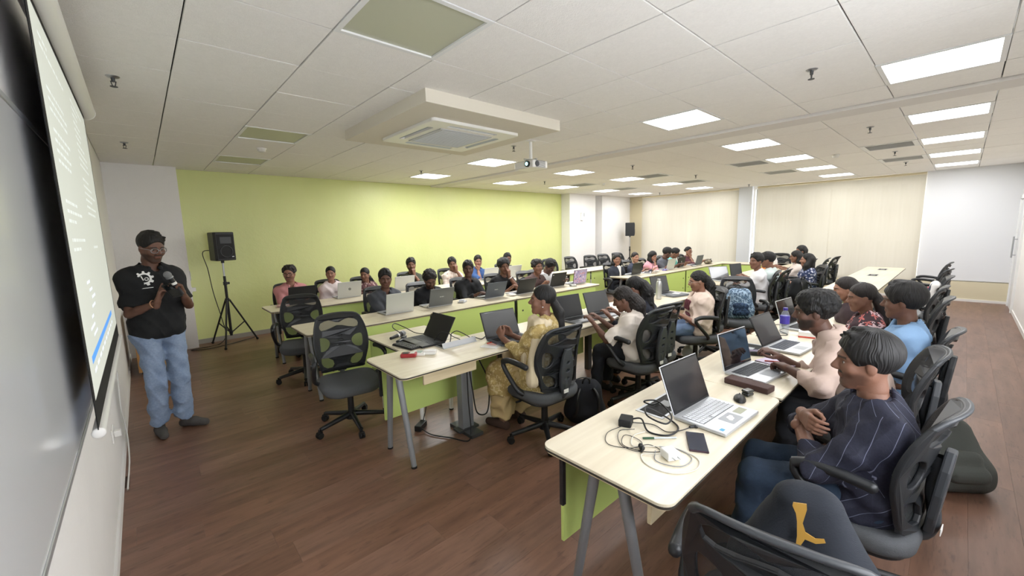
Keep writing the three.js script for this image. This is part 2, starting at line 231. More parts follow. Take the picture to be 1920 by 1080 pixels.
{ // cassette air conditioner in a boxed-down ceiling island
  const b = thing('ceiling_island', 'boxed-down cream plaster island around the air conditioner', 'ceiling box', [2.7, 0, 4.6]);
  mesh('box', [rspan(-0.75, 0.75, 2.64, H + 0.01, -0.8, -0.47), rspan(-0.75, 0.75, 2.64, H + 0.01, 0.47, 0.79), rspan(-0.75, -0.48, 2.64, H + 0.01, -0.48, 0.48), rspan(0.48, 0.75, 2.64, H + 0.01, -0.48, 0.48)], mat(0xddd7c8, 0.85), b);
  const a = thing('air_conditioner', 'white four-way cassette air conditioner set in the plaster island', 'air conditioner', [2.7, 2.64, 4.58]);
  const s = new THREE.Shape(roundShape(0.98, 0.98, 0.03).getPoints(4)), hole = (x, y, w, h) => s.holes.push(new THREE.Path(roundShape(w, h, 0.02).getPoints(4).map(p => p.clone().add(new THREE.Vector2(x, y)))));
  hole(0, 0.385, 0.56, 0.065); hole(0, -0.385, 0.56, 0.065); hole(0.385, 0, 0.065, 0.56); hole(-0.385, 0, 0.065, 0.56);
  const g = new THREE.ExtrudeGeometry(s, { depth: 0.02, bevelEnabled: true, bevelSize: 0.006, bevelThickness: 0.006, bevelSegments: 2, curveSegments: 4 }); g.rotateX(PI / 2);
  mesh('fascia', g, M.whitePlastic, a);
  mesh('cavity', [span(-0.47, 0.47, 0.084, 0.09, -0.47, 0.47), span(-0.47, -0.455, 0.0, 0.084, -0.47, 0.47), span(0.455, 0.47, 0.0, 0.084, -0.47, 0.47), span(-0.455, 0.455, 0.0, 0.084, -0.47, -0.455), span(-0.455, 0.455, 0.0, 0.084, 0.455, 0.47), span(-0.31, 0.31, 0.0, 0.084, -0.31, -0.3), span(-0.31, 0.31, 0.0, 0.084, 0.3, 0.31), span(-0.31, -0.3, 0.0, 0.084, -0.3, 0.3), span(0.3, 0.31, 0.0, 0.084, -0.3, 0.3)], mat(0xc9cccd, 0.6), a);
  for (let k = 0; k < 4; k++) { const o = mesh('louver', box(0.55, 0.004, 0.06, 0, -0.012, 0.385, 0.55), mat(0xb9c0c6, 0.4), a); o.rotation.y = k * PI / 2; }
  mesh('intake_grille', [rspan(-0.30, 0.30, -0.034, -0.024, -0.30, 0.30), ...Array.from({ length: 22 }, (_, k) => span(-0.27, 0.27, -0.039, -0.033, -0.27 + k * 0.0255, -0.262 + k * 0.0255))], mat(0xc2c5c7, 0.5), a);
}
{ // projector on its ceiling mount
  const p = thing('projector', 'white projector hanging from a ceiling pole', 'projector', [3.85, 2.42, 4.58], 0);
  mesh('mount_plate', cyl(0.06, 0.06, 0.012, 0, H - 2.42 - 0.006, 0, 20), M.whitePlastic, p);
  mesh('pole', cyl(0.02, 0.02, 0.2, 0, H - 2.42 - 0.11, 0, 14), M.whitePlastic, p);
  mesh('bracket', [span(-0.11, 0.11, 0.095, 0.101, -0.012, 0.012), span(-0.012, 0.012, 0.095, 0.101, -0.1, 0.1), ...[[-0.1, 0], [0.1, 0], [0, -0.09], [0, 0.09]].map(([x, z]) => cyl(0.006, 0.006, 0.03, x, 0.085, z, 8))], M.frameGrey, p);
  const body = mesh('body', rbox(0.25, 0.09, 0.32, 0, 0.03, 0, 0.018, 0, 0, 0, 3), M.whitePlastic, p);
  mesh('vent_slots', Array.from({ length: 9 }, (_, k) => box(0.16, 0.004, 0.002, 0, -0.005 + k * 0.009, 0.1605)), M.plasticGrey, body);
  mesh('focus_ring', cyl(0.032, 0.032, 0.012, -0.06, 0.03, 0.161, 20, PI / 2), M.plasticGrey, body);
  const lens = mesh('lens', cyl(0.034, 0.036, 0.03, -0.132, 0.03, 0.075, 20, 0, 0, PI / 2), M.black, p);
  mesh('lens_light', cyl(0.02, 0.02, 0.004, -0.149, 0.03, 0.075, 20, 0, 0, PI / 2), mat(0x7fd6d8, 0.2, { emissive: 0x9fe6ea, emissiveIntensity: 1.2 }), lens);
}
// ---------------------------------------------------------------- screen wall
{
  const b = thing('whiteboard', 'large glossy whiteboard on the wall close beside the camera', 'whiteboard', [0.003, 0, 6.7]);
  mesh('board', span(0, 0.018, 0.92, 2.09, -1.75, 1.9), phys(0xe2e5e7, 0.24, { clearcoat: 0.45, clearcoatRoughness: 0.08 }), b);
  mesh('rim', [rspan(0, 0.022, 0.9, 0.922, -1.77, 1.92), rspan(0, 0.022, 2.088, 2.11, -1.77, 1.92), rspan(0, 0.022, 0.922, 2.088, -1.77, -1.748), rspan(0, 0.022, 0.922, 2.088, 1.898, 1.92)], M.silver, b);
  const s = thing('projection_screen', 'pull-down projection screen with black border showing faint projected text', 'screen', [0.08, 0, 5.02]);
  const R = rng(77), pic = canvasTex(1024, 768, (x, w, h) => {
    x.fillStyle = '#c9cdc4'; x.fillRect(0, 0, w, h); x.fillStyle = '#dfe5e2';
    for (let c = 0; c < 2; c++) for (let k = 0; k < 22; k++) { if (R() < 0.25) continue; let px = c ? 560 : 70; const e = px + 100 + R() * 260; while (px < e) { const l = 10 + R() * 46; x.fillRect(px, 40 + k * 20, l, 7); px += l + 9; } }
    x.fillStyle = '#5b9ff0'; x.fillRect(60, 690, 780, 16); x.fillStyle = '#e9f2ff'; for (let k = 0; k < 10; k++) x.fillRect(80 + k * 76, 722, 50, 9); for (let k = 0; k < 7; k++) x.fillRect(90 + R() * 200, 540 + k * 20, 40 + R() * 120, 7);
  });
  const fg = new THREE.PlaneGeometry(1.97, 1.42); fg.rotateY(PI / 2); fg.translate(0.0025, 1.79, 0);
  const f = mesh('screen_picture', fg, mat(0xffffff, 0.8, { map: pic, emissive: 0xffffff, emissiveMap: pic, emissiveIntensity: 0.16 }), s);
  mesh('backing', span(-0.001, 0.001, 0.98, 2.54, -1.03, 1.03), mat(0x0c0c0d, 0.9), s);
  mesh('border', [span(0.001, 0.002, 0.98, 1.08, -1.03, 1.03), span(0.001, 0.002, 2.5, 2.54, -1.03, 1.03), span(0.001, 0.002, 1.08, 2.5, -1.03, -0.985), span(0.001, 0.002, 1.08, 2.5, 0.985, 1.03)], mat(0x111113, 0.8), s);
  mesh('weight_bar', [bar([0, 0.965, -1.05], [0, 0.965, 1.02], 0.02), ball(0.021, 0, 0.965, 1.02, 1, 1, 0.5), ball(0.021, 0, 0.965, -1.05, 1, 1, 0.5)], M.whitePlastic, s);
  mesh('casing', [bar([0.005, 2.585, -1.12], [0.005, 2.585, 1.2], 0.055, 0.055, 20), cyl(0.057, 0.057, 0.012, 0.005, 2.585, -1.125, 20, PI / 2), span(-0.08, 0.0, 2.6, 2.66, -1.0, -0.95), span(-0.08, 0.0, 2.6, 2.66, 0.95, 1.0)], M.whitePlastic, s);
  const c = thing('wall_cable', 'thin white cable hanging down the wall behind the presenter', 'cable', [0, 0, 3.6]);
  mesh('cable', tube([[0.02, 1.95, 0.25], [0.016, 1.5, 0.1], [0.02, 1.1, 0.04], [0.014, 0.9, 0.1], [0.02, 0.6, 0.0], [0.016, 0.35, 0.12], [0.022, 0.12, 0.02], [0.03, 0.012, 0.3], [0.03, 0.012, 0.9]], 0.005, 60), M.whitePlastic, c);
  const k = thing('socket_plate', 'white wall socket with a plug below the projection screen', 'socket', [0, 0.42, 4.5]);
  mesh('plate', rspan(0, 0.01, -0.045, 0.045, -0.07, 0.07), M.whitePlastic, k); mesh('plug', rspan(0.01, 0.045, -0.02, 0.02, -0.02, 0.02), M.whitePlastic, k);
}
{ // wooden lectern in the corner
  const t = thing('lectern', 'light wooden lectern behind the presenter in the corner', 'lectern', [0.34, 0, 0.98], -0.1), w = mat(0xd9b98a, 0.5, { map: tableTex });
  mesh('body', rspan(-0.2, 0.2, 0.03, 0.74, -0.38, 0.38, 0.006), w, t, true);
  mesh('top', rspan(-0.225, 0.225, 0.74, 0.775, -0.41, 0.41, 0.008), w, t, true);
  mesh('plinth', span(-0.19, 0.19, 0, 0.03, -0.36, 0.36), M.woodEdge, t);
  mesh('trim', [rspan(-0.21, -0.18, 0.03, 0.74, 0.38, 0.395), rspan(0.18, 0.21, 0.03, 0.74, 0.38, 0.395), rspan(0.2, 0.212, 0.03, 0.74, -0.38, -0.34), rspan(0.2, 0.212, 0.03, 0.74, 0.34, 0.38)], mat(0xb98a52, 0.5), t);
}
{ const t = thing('wall_switch', 'small white switch plate on the white column edge', 'switch', [0.79, 1.12, 0.14]); mesh('plate', rspan(0, 0.012, -0.075, 0.075, -0.045, 0.045), M.frameGrey, t); mesh('rocker', [rspan(0.012, 0.017, -0.05, 0, -0.025, 0.025), rspan(0.012, 0.017, 0.005, 0.05, -0.025, 0.025)], M.whitePlastic, t);
  const q = thing('wall_adapter', 'white plug adapter low on the white column edge', 'adapter', [0.79, 0.9, 0.12]); mesh('plate', rspan(0, 0.012, -0.045, 0.045, -0.05, 0.05), M.whitePlastic, q); mesh('plug', rspan(0.012, 0.06, -0.03, 0.03, -0.028, 0.028), M.whitePlastic, q);
  const d = thing('wall_dispenser', 'small white wall fixture on the far white column', 'wall fixture', [10.25, 2.08, 0.32]); mesh('body', rspan(-0.05, 0.05, -0.12, 0.12, 0, 0.05, 0.01), M.whitePlastic, d); mesh('arm', rspan(0.05, 0.1, 0, 0.1, 0.01, 0.04), M.frameGrey, d); }
function speaker(x, z, ry, h, label, standLabel, spread) {
  const st = thing('speaker_stand', standLabel, 'stand', [x, 0, z], ry, 'speaker stands');
  mesh('pole', cyl(0.013, 0.013, h - 0.5, 0, (h + 0.5) / 2, 0, 12), M.steel, st); mesh('lower_tube', cyl(0.019, 0.019, 0.95, 0, 0.62, 0, 12), M.black, st);
  mesh('collar', [cyl(0.028, 0.028, 0.05, 0, 0.98, 0, 12), cyl(0.03, 0.03, 0.05, 0, 0.72, 0, 12), cyl(0.026, 0.026, 0.05, 0, 0.2, 0, 12)], M.plastic, st); mesh('knob', cyl(0.016, 0.02, 0.035, 0.04, 0.98, 0, 10, 0, 0, PI / 2), M.plastic, st);
  for (let k = 0; k < 3; k++) { const a = k * 2 * PI / 3 + 0.2, c = Math.cos(a), s = Math.sin(a); const l = mesh('leg', [bar([c * 0.03, 0.72, s * 0.03], [c * spread, 0.02, s * spread], 0.013)], M.black, st); mesh('brace', bar([c * 0.02, 0.2, s * 0.02], [c * spread * 0.55, 0.335, s * spread * 0.55], 0.009), M.black, l); mesh('rubber_foot', ball(0.02, c * spread, 0.018, s * spread, 1, 0.9, 1, 10), M.rubber, l); }
  const sp = thing('loudspeaker', label, 'speaker', [x, h - 0.02, z], ry, 'loudspeakers');
  const sh = new THREE.Shape(); sh.moveTo(-0.09, -0.13); sh.lineTo(0.09, -0.13); sh.lineTo(0.135, 0.1); sh.lineTo(0.12, 0.13); sh.lineTo(-0.12, 0.13); sh.lineTo(-0.135, 0.1); sh.closePath();
  const g = new THREE.ExtrudeGeometry(sh, { depth: 0.41, bevelEnabled: true, bevelSize: 0.012, bevelThickness: 0.012, bevelSegments: 2 }); g.rotateX(-PI / 2); g.scale(1, 1, -1); g.translate(0, 0.012, 0);
  const ng = g.toNonIndexed ? g : g; { const p = ng.attributes.position.array; for (let i = 0; i < p.length; i += 9) for (let c = 0; c < 3; c++) { const q = p[i + 3 + c]; p[i + 3 + c] = p[i + 6 + c]; p[i + 6 + c] = q; } ng.computeVertexNormals(); }
  const body = mesh('cabinet', ng, M.plastic, sp);
  mesh('grille', rspan(-0.118, 0.118, 0.03, 0.4, 0.138, 0.147, 0.004), mat(0x0f1011, 0.55, { metalness: 0.3 }), body); mesh('woofer_ring', tm(new THREE.TorusGeometry(0.085, 0.006, 8, 28), 0, 0.14, 0.148), M.plasticGrey, body); mesh('horn', rspan(-0.08, 0.08, 0.26, 0.36, 0.146, 0.15), M.plasticGrey, body); mesh('badge', rspan(0.07, 0.1, 0.05, 0.065, 0.147, 0.15), M.silver, body);
  mesh('pole_cup', cyl(0.022, 0.022, 0.06, 0, -0.01, 0, 12), M.plastic, sp);
}
speaker(1.2, 0.42, 0.35, 1.36, 'black loudspeaker on a tripod before the lime wall', 'black tripod speaker stand before the lime wall', 0.36);
speaker(12.3, 0.72, 0.5, 1.46, 'small dark loudspeaker in the far corner by the blinds', 'black speaker stand in the far corner behind the blazer wearers', 0.36);
{ const c = thing('speaker_cable', 'black cable drooping from the lime wall loudspeaker to the floor', 'cable', [1.05, 0, 0.3]); mesh('cable', tube([[0.05, 1.5, -0.02], [-0.06, 1.48, -0.1], [-0.02, 1.2, -0.16], [0.02, 0.8, -0.2], [0.08, 0.4, -0.16], [0.1, 0.1, -0.1], [0.0, 0.008, -0.02], [-0.25, 0.008, 0.05], [-0.38, 0.008, 0.1], [-0.2, 0.008, 0.2], [0.1, 0.008, 0.12], [0.5, 0.008, -0.12]], 0.006, 90), M.black, c); }

// ---------------------------------------------------------------- desks (local: length along x, panel on -z side, people sit on +z side)
const TH = 0.73;
function desk(x0, x1, zc, ry, label, o = {}) {
  const L = x1 - x0, D = 0.6, t = thing('desk', label, 'desk', [(x0 + x1) / 2, 0, zc], ry, 'long training desks');
  const fl = ry > 1;          // turned round: swap the ends
  const a = fl ? o.end : o.start, b = fl ? o.start : o.end, r = 0.05, top = mesh('top', slab(L - 0.004, D, 0.012, a || b ? r : 0.008, 0, TH - 0.012, 0, 0.0015), M.wood, t, true);
  mesh('edge_band', slab(L - 0.002, D + 0.002, 0.008, a || b ? r : 0.008, 0, TH - 0.02, 0, 0), M.woodEdge, top);
  mesh('under_board', slab(L - 0.012, D - 0.012, 0.008, a || b ? r : 0.008, 0, TH - 0.028, 0, 0), M.woodApron, top, true);
  const p = mesh('modesty_panel', rspan(-L / 2 + (a ? 0.12 : 0.03), L / 2 - (b ? 0.12 : 0.03), 0.2, 0.7, -0.285, -0.267, 0.003), M.panel, t);
  for (const x of [-L / 2 + (a ? 0.22 : 0.13), L / 2 - (b ? 0.22 : 0.13)]) for (const y of [0.32, 0.54]) mesh('screw', cyl(0.013, 0.013, 0.006, x, y, -0.287, 10, PI / 2), M.legDark, p);
  for (const [e, s] of [[a, -1], [b, 1]]) {
    const x = s * (L / 2 - 0.09);
    if (e) { for (const q of [-1, 1]) { const l = mesh('leg', bar([x, 0.7, q * 0.06], [x + s * -0.02, 0.012, q * 0.19], 0.024, 0.019, 14), M.legGrey, t); mesh('foot', cyl(0.021, 0.021, 0.012, x - s * 0.02, 0.006, q * 0.19, 14), M.rubber, l); }
      mesh('leg_bracket', [rspan(x - 0.03, x + 0.03, 0.69, 0.703, -0.24, 0.24), rspan(x - 0.012, x + 0.012, 0.42, 0.69, -0.257, -0.235)], M.bracket, t); }
  }
  if (o.post) { const x = L / 2 * (fl ? -1 : 1); mesh('post', [rspan(x - 0.035, x + 0.035, 0, 0.7, -0.25, -0.19)], M.legDark, t); }
  if (o.column !== undefined) { const x = o.column; mesh('cable_column', [rspan(x - 0.05, x + 0.05, 0.02, 0.7, -0.03, 0.03), span(x - 0.055, x - 0.045, 0.02, 0.7, -0.035, 0.035), span(x + 0.045, x + 0.055, 0.02, 0.7, -0.035, 0.035)], M.legGrey, t); mesh('column_base', [rspan(x - 0.06, x + 0.06, 0, 0.03, -0.16, 0.16), rspan(x - 0.1, x + 0.1, 0.02, 0.04, -0.05, 0.05)], M.legDark, t); }
  if (o.apron) for (const [u0, u1] of o.apron) mesh('apron', rspan(u0, u1, 0.60, 0.702, 0.2, 0.218), M.woodApron, t, true);
  for (const [x, z] of o.ports || []) { const b = mesh('cable_port', [span(x - 0.17, x + 0.17, TH, TH + 0.003, z - 0.075, z - 0.062), span(x - 0.17, x + 0.17, TH, TH + 0.003, z + 0.062, z + 0.075), span(x - 0.17, x - 0.155, TH, TH + 0.003, z - 0.062, z + 0.062), span(x + 0.155, x + 0.17, TH, TH + 0.003, z - 0.062, z + 0.062)], M.silver, t); mesh('port_dark_sheet', span(x - 0.155, x + 0.155, TH + 0.0002, TH + 0.0012, z - 0.062, z + 0.062), M.blackMat, b); mesh('socket', [rspan(x - 0.02, x + 0.05, TH + 0.001, TH + 0.004, z - 0.03, z + 0.03)], M.frameGrey, b); }  // black tray laid as a flat sheet; its recess shade is in the colour
  for (const [x, z] of o.flaps || []) { const b = mesh('cable_flap', [box(0.34, 0.042, 0.006, x, TH + 0.022, z + 0.05, -0.35), span(x - 0.17, x + 0.17, TH, TH + 0.004, z - 0.075, z + 0.075)], M.silver, t); mesh('port_dark_sheet', span(x - 0.155, x + 0.155, TH + 0.004, TH + 0.005, z - 0.06, z + 0.01), M.blackMat, b); }  // flat sheet under the flap, painted dark in place of an open recess
  return t;
}
const T1 = [[1.40, 2.77], [2.77, 4.14], [4.14, 6.14]], T2 = [[7.2, 7.97], [7.97, 9.36], [9.36, 10.77], [10.77, 11.95]];
const ord = ['first', 'second', 'third', 'fourth'];
const rowZ = { A: 1.99, B: 3.66, C: 5.43, D: 7.255 };
T1.forEach(([a, b], i) => {
  const e = { start: i === 0, end: i === 2, post: i < 2 };
  desk(a + 0.02, b + (i === 2 ? 0 : 0.02), rowZ.A, PI, `${ord[i]} desk from the screen in the row along the lime wall`, e);
  desk(a - 0.03 * (i === 0), b, rowZ.B, PI, `${ord[i]} desk from the screen in the second row from the lime wall`, e);
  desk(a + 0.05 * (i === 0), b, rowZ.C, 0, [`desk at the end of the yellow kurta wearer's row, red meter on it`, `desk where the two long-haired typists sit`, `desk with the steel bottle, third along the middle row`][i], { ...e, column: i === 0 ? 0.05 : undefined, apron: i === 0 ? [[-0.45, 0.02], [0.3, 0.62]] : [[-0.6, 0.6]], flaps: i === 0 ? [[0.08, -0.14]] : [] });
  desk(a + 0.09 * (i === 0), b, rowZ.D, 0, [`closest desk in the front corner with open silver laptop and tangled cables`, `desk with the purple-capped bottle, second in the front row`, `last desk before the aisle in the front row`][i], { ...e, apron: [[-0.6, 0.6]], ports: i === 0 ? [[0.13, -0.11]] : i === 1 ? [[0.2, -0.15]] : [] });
});
T2.forEach(([a, b], i) => {
  const e = { start: i === 0, end: i === 3, post: i < 3 };
  desk(a - 0.1 * (i === 0), b, 2.1, PI, `${ord[i]} empty desk beyond the aisle along the far white columns`, e);
  if (i < 3) desk(a, b, 3.70, PI, `${ord[i]} desk beyond the aisle where the blazer wearers' row sits`, { ...e, end: false });
  desk(a, b, 5.43, 0, `${ord[i]} desk beyond the aisle in the white-shirted men's row`, e);
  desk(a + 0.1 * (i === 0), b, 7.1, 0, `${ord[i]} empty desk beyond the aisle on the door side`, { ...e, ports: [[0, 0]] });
});
desk(10.77, 11.4, 3.70, PI, 'short corner desk at the end of the blazer row', {});
{ const d = desk(-0.8, 0.8, 0, -PI / 2, 'desk standing across along the window blinds', { start: false }); d.position.set(11.72, 0, 4.55); d.rotation.y = PI / 2; }
{ // side desk carrying the small black laptop
  const t = thing('side_desk', 'small side desk with microphone and black laptop', 'desk', [2.06, 0, 4.78]);
  const top = mesh('top', slab(0.62, 0.66, 0.014, 0.01, 0, TH - 0.014, 0, 0.0015), M.wood, t, true); mesh('edge_band', slab(0.622, 0.662, 0.01, 0.01, 0, TH - 0.024, 0, 0), M.woodEdge, top);
  mesh('side_panel', rspan(-0.29, -0.272, 0.25, 0.69, -0.3, 0.28), M.panel, t);
  for (const [x, z] of [[-0.2, -0.27], [0.25, -0.27], [0.25, 0.2], [-0.1, 0.27]]) { const l = mesh('leg', bar([x, 0.7, z], [x, 0.01, z], 0.024, 0.02, 14), M.whitePlastic, t); mesh('foot', cyl(0.022, 0.022, 0.012, x, 0.006, z, 14), M.rubber, l); }
}

// ---------------------------------------------------------------- mesh-back swivel chair (faces +z)
function buildChair() {
  const t = new THREE.Group(); t.name = 'swivel_chair';
  const star = [cyl(0.035, 0.045, 0.07, 0, 0.105, 0, 14)];
  for (let k = 0; k < 5; k++) { const a = k * 2 * PI / 5 + 0.31, c = Math.cos(a), s = Math.sin(a); const g = bar([0, 0.115, 0], [c * 0.29, 0.075, s * 0.29], 0.026, 0.017, 8); star.push(g); }
  mesh('base', star, M.plastic, t);
  for (let k = 0; k < 5; k++) { const a = k * 2 * PI / 5 + 0.31, c = Math.cos(a), s = Math.sin(a), x = c * 0.3, z = s * 0.3; const w = mesh('caster', [cyl(0.027, 0.027, 0.016, x - s * 0.012, 0.027, z + c * 0.012, 12, PI / 2, -a + PI / 2 + PI / 2), cyl(0.027, 0.027, 0.016, x + s * 0.012, 0.027, z - c * 0.012, 12, PI / 2, -a + PI), cyl(0.009, 0.009, 0.04, x, 0.06, z, 8), rbox(0.03, 0.02, 0.05, x, 0.05, z, 0.008, 0, -a + PI / 2)], M.rubber, t); }
  mesh('gas_lift', [cyl(0.026, 0.028, 0.16, 0, 0.21, 0, 12), cyl(0.015, 0.015, 0.14, 0, 0.33, 0, 10)], M.black, t);
  mesh('mechanism', [rbox(0.16, 0.05, 0.22, 0, 0.36, 0, 0.015), bar([0.07, 0.365, 0.03], [0.24, 0.36, 0.03], 0.007), rbox(0.05, 0.012, 0.02, 0.25, 0.36, 0.03, 0.005)], M.plastic, t);
  const sg = new THREE.ExtrudeGeometry(roundShape(0.42, 0.40, 0.1), { depth: 0.012, bevelEnabled: true, bevelSize: 0.035, bevelThickness: 0.036, bevelSegments: 5, curveSegments: 6 }); sg.rotateX(-PI / 2); sg.translate(0, 0.398, 0.02);
  { const p = sg.attributes.position; for (let i = 0; i < p.count; i++) { const z = p.getZ(i), x = p.getX(i); p.setY(i, p.getY(i) - Math.max(0, z - 0.1) ** 2 * 0.9 + x * x * 0.15); } sg.computeVertexNormals(); }
  mesh('seat', toCreasedNormals(sg, 1.0), M.seat, t);
  mesh('seat_pan', slab(0.44, 0.42, 0.025, 0.1, 0, 0.355, 0.02, 0.006), M.plastic, t);
  // back: outline with the butterfly openings, curved and leaning
  const bend = g => { const p = g.attributes.position; for (let i = 0; i < p.count; i++) { const x = p.getX(i), v = p.getY(i), z = p.getZ(i); const zz = -0.2 - 0.055 * Math.cos((v - 0.16) * 5.2) * 0 - v * 0.17 + 0.045 * Math.sin(v * 5.2) + 1.15 * x * x; p.setXYZ(i, x, 0.47 + v * 0.925, zz + z); } g.computeVertexNormals(); return g; };
  const pts = [[-0.15, 0], [-0.185, 0.03], [-0.2, 0.1], [-0.222, 0.2], [-0.228, 0.3], [-0.218, 0.4], [-0.2, 0.47], [-0.18, 0.51], [-0.14, 0.53], [-0.07, 0.538]];
  const outline = [...pts, [0, 0.54], ...pts.slice().reverse().map(([x, y]) => [-x, y])], smooth = (a, n) => new THREE.CatmullRomCurve3(a.map(p => V(p[0], p[1], 0)), true, 'catmullrom', 0.5).getPoints(n).slice(0, -1).map(p => new THREE.Vector2(p.x, p.y));
  const sh = new THREE.Shape(smooth(outline, 54));
  const holesA = [[[-0.17, 0.48], [-0.19, 0.43], [-0.165, 0.385], [-0.08, 0.4], [0, 0.425], [0.08, 0.4], [0.165, 0.385], [0.19, 0.43], [0.17, 0.48], [0.1, 0.5], [0.05, 0.485], [0, 0.462], [-0.05, 0.485], [-0.1, 0.5]]];
  for (const s of [-1, 1]) { holesA.push([[s * 0.192, 0.35], [s * 0.12, 0.34], [s * 0.075, 0.29], [s * 0.085, 0.235], [s * 0.13, 0.195], [s * 0.19, 0.2], [s * 0.205, 0.28]]); holesA.push([[s * 0.185, 0.145], [s * 0.1, 0.13], [s * 0.065, 0.07], [s * 0.085, 0.03], [s * 0.14, 0.035], [s * 0.172, 0.08]]); }
  for (let k = 0; k < 3; k++) holesA.push([[-0.025, 0.335 - k * 0.045], [0, 0.328 - k * 0.045], [0.025, 0.335 - k * 0.045], [0.02, 0.35 - k * 0.045], [-0.02, 0.35 - k * 0.045]]);
  for (let h of holesA) { const n = h.length, cx = h.reduce((a, p) => a + p[0], 0) / n, cy = h.reduce((a, p) => a + p[1], 0) / n; if (n > 6) h = h.map(p => [cx + (p[0] - cx) * (Math.abs(cx) < 0.01 ? 0.9 : 0.76), cy + (p[1] - cy) * 0.84]); sh.holes.push(new THREE.Path(smooth(h, h.length > 6 ? 22 : 8))); }
  const bg = new THREE.ExtrudeGeometry(sh, { depth: 0.012, bevelEnabled: true, bevelSize: 0.004, bevelThickness: 0.005, bevelSegments: 2 }); bg.translate(0, 0, -0.012);
  mesh('back_frame', bend(bg), M.plastic, t);
  const ng = new THREE.ShapeGeometry(new THREE.Shape(smooth(outline.map(([x, y]) => [x * 0.97, 0.01 + y * 0.965]), 72))); 
  { // tessellated membrane so that it curves
    const pg = new THREE.PlaneGeometry(2, 1, 10, 14), p = pg.attributes.position; const half = v => { const a = pts.concat([[0, 0.54]]); for (let i = 0; i < a.length - 1; i++) if (v >= a[i][1] && v <= a[i + 1][1]) { const f = (v - a[i][1]) / (a[i + 1][1] - a[i][1] + 1e-9); return -(a[i][0] + (a[i + 1][0] - a[i][0]) * f); } return 0.05; };
    for (let i = 0; i < p.count; i++) { const v = 0.012 + (p.getY(i) + 0.5) * 0.518, u = p.getX(i); p.setXYZ(i, u * (half(v) - 0.006), v, 0.007); }
    mesh('back_mesh', bend(pg), M.net, t);
  }
  mesh('spine', [tube([[0, 0.40, -0.1], [0, 0.4, -0.2], [0, 0.47, -0.235], [0, 0.62, -0.222], [0, 0.76, -0.238]], 0.022, 20, 8), (() => { const s = new THREE.Shape([[-0.03, -0.17], [0.03, -0.17], [0.052, -0.1], [0.058, 0.0], [0.045, 0.1], [0.02, 0.17], [-0.02, 0.17], [-0.045, 0.1], [-0.058, 0.0], [-0.052, -0.1]].map(p => new THREE.Vector2(...p))); for (let k = 0; k < 3; k++) { const h = new THREE.Path(); h.absellipse(0, 0.07 - k * 0.065, 0.024 + k * 0.003, 0.017, 0, 2 * PI); s.holes.push(h); } const g = new THREE.ExtrudeGeometry(s, { depth: 0.016, bevelEnabled: true, bevelSize: 0.006, bevelThickness: 0.008, bevelSegments: 2, curveSegments: 8 }); return tm(g, 0, 0.62, -0.252, -0.1); })()], M.plasticGrey, t);
  mesh('top_rail', bend(tube([[-0.19, 0.49, -0.01], [-0.165, 0.522, -0.012], [-0.08, 0.537, -0.012], [0, 0.54, -0.012], [0.08, 0.537, -0.012], [0.165, 0.522, -0.012], [0.19, 0.49, -0.01]], 0.013, 20, 6)), M.plasticGrey, t);
  for (const s of [-1, 1]) { const a = mesh('armrest', [tube([[s * 0.2, 0.41, -0.02], [s * 0.265, 0.45, 0.0], [s * 0.285, 0.53, 0.07], [s * 0.29, 0.62, 0.15], [s * 0.287, 0.655, 0.165], [s * 0.283, 0.672, 0.14]], 0.019, 14, 7)], M.plastic, t); mesh('arm_pad', [tube([[s * 0.286, 0.66, 0.165], [s * 0.283, 0.68, 0.11], [s * 0.278, 0.68, 0.0], [s * 0.272, 0.668, -0.09]], 0.023, 10, 8), ball(0.023, s * 0.272, 0.668, -0.09, 1, 1, 1, 8)], M.plastic, a); }
  mesh('label_tag', rbox(0.05, 0.03, 0.003, 0.02, 0.47, -0.262, 0.001), M.whitePlastic, t);
  return t;
}
const chair0 = buildChair(); let chairUsed = false;
function chair(x, z, ry, label, group) { const c = chairUsed ? chair0.clone() : chair0; chairUsed = true; c.name = numbered('swivel_chair'); c.position.set(x, 0, z); c.rotation.y = ry; c.userData = {}; tag(c, label, 'chair', group || 'black mesh-back swivel chairs'); scene.add(c); return c; }
chair(1.50, 4.62, -0.12, 'empty black mesh chair with grey seat beside the side desk');
chair(1.58, 3.0, -0.3, 'empty black mesh chair tucked at the end of the second lime row desk');
[[7.75, 'nearest the lime wall end'], [8.75, 'second along'], [9.4, 'third along'], [10.05, 'fourth along'], [10.75, 'fifth along']].forEach(([x, w], k) => chair(x, 1.42 + (k === 1 ? -0.12 : 0), [-0.3, -0.1, -0.35, -0.25, -0.3][k], `empty mesh chair before the far white columns, ${w}`));
chair(1.53, 7.88, PI / 2 + 0.12, 'black chair close by the front desk corner with a dark backpack on it');
chair(6.16, 6.2, -1.0, 'chair holding the blue patterned backpack');
chair(5.6, 5.98, PI + 0.35, 'chair with a white cloth between the T-shirt woman and the blue backpack');
chair(11.9, 5.15, -PI / 2 + 0.2, 'empty mesh chair before the blinds behind the water bottle');
chair(10.75, 6.05, PI + 0.1, 'empty chair turned sideways past the floral dress wearer');
chair(11.45, 6.1, PI - 0.1, 'farther empty chair turned sideways before the wide blind');
chair(6.7, 7.8, PI - 0.04, 'empty chair behind the blue shirted man on the door side');
chair(7.9, 7.82, PI + 0.06, 'chair on the door side with a white jacket over it');
chair(9.1, 7.8, PI - 0.15, 'empty chair on the door side beyond the jacket chair');
chair(10.5, 7.78, PI - 0.05, 'farthest empty chair on the door side near the white panel');
chair(5.75, 7.85, PI, 'empty chair on the door side just past the seated women');
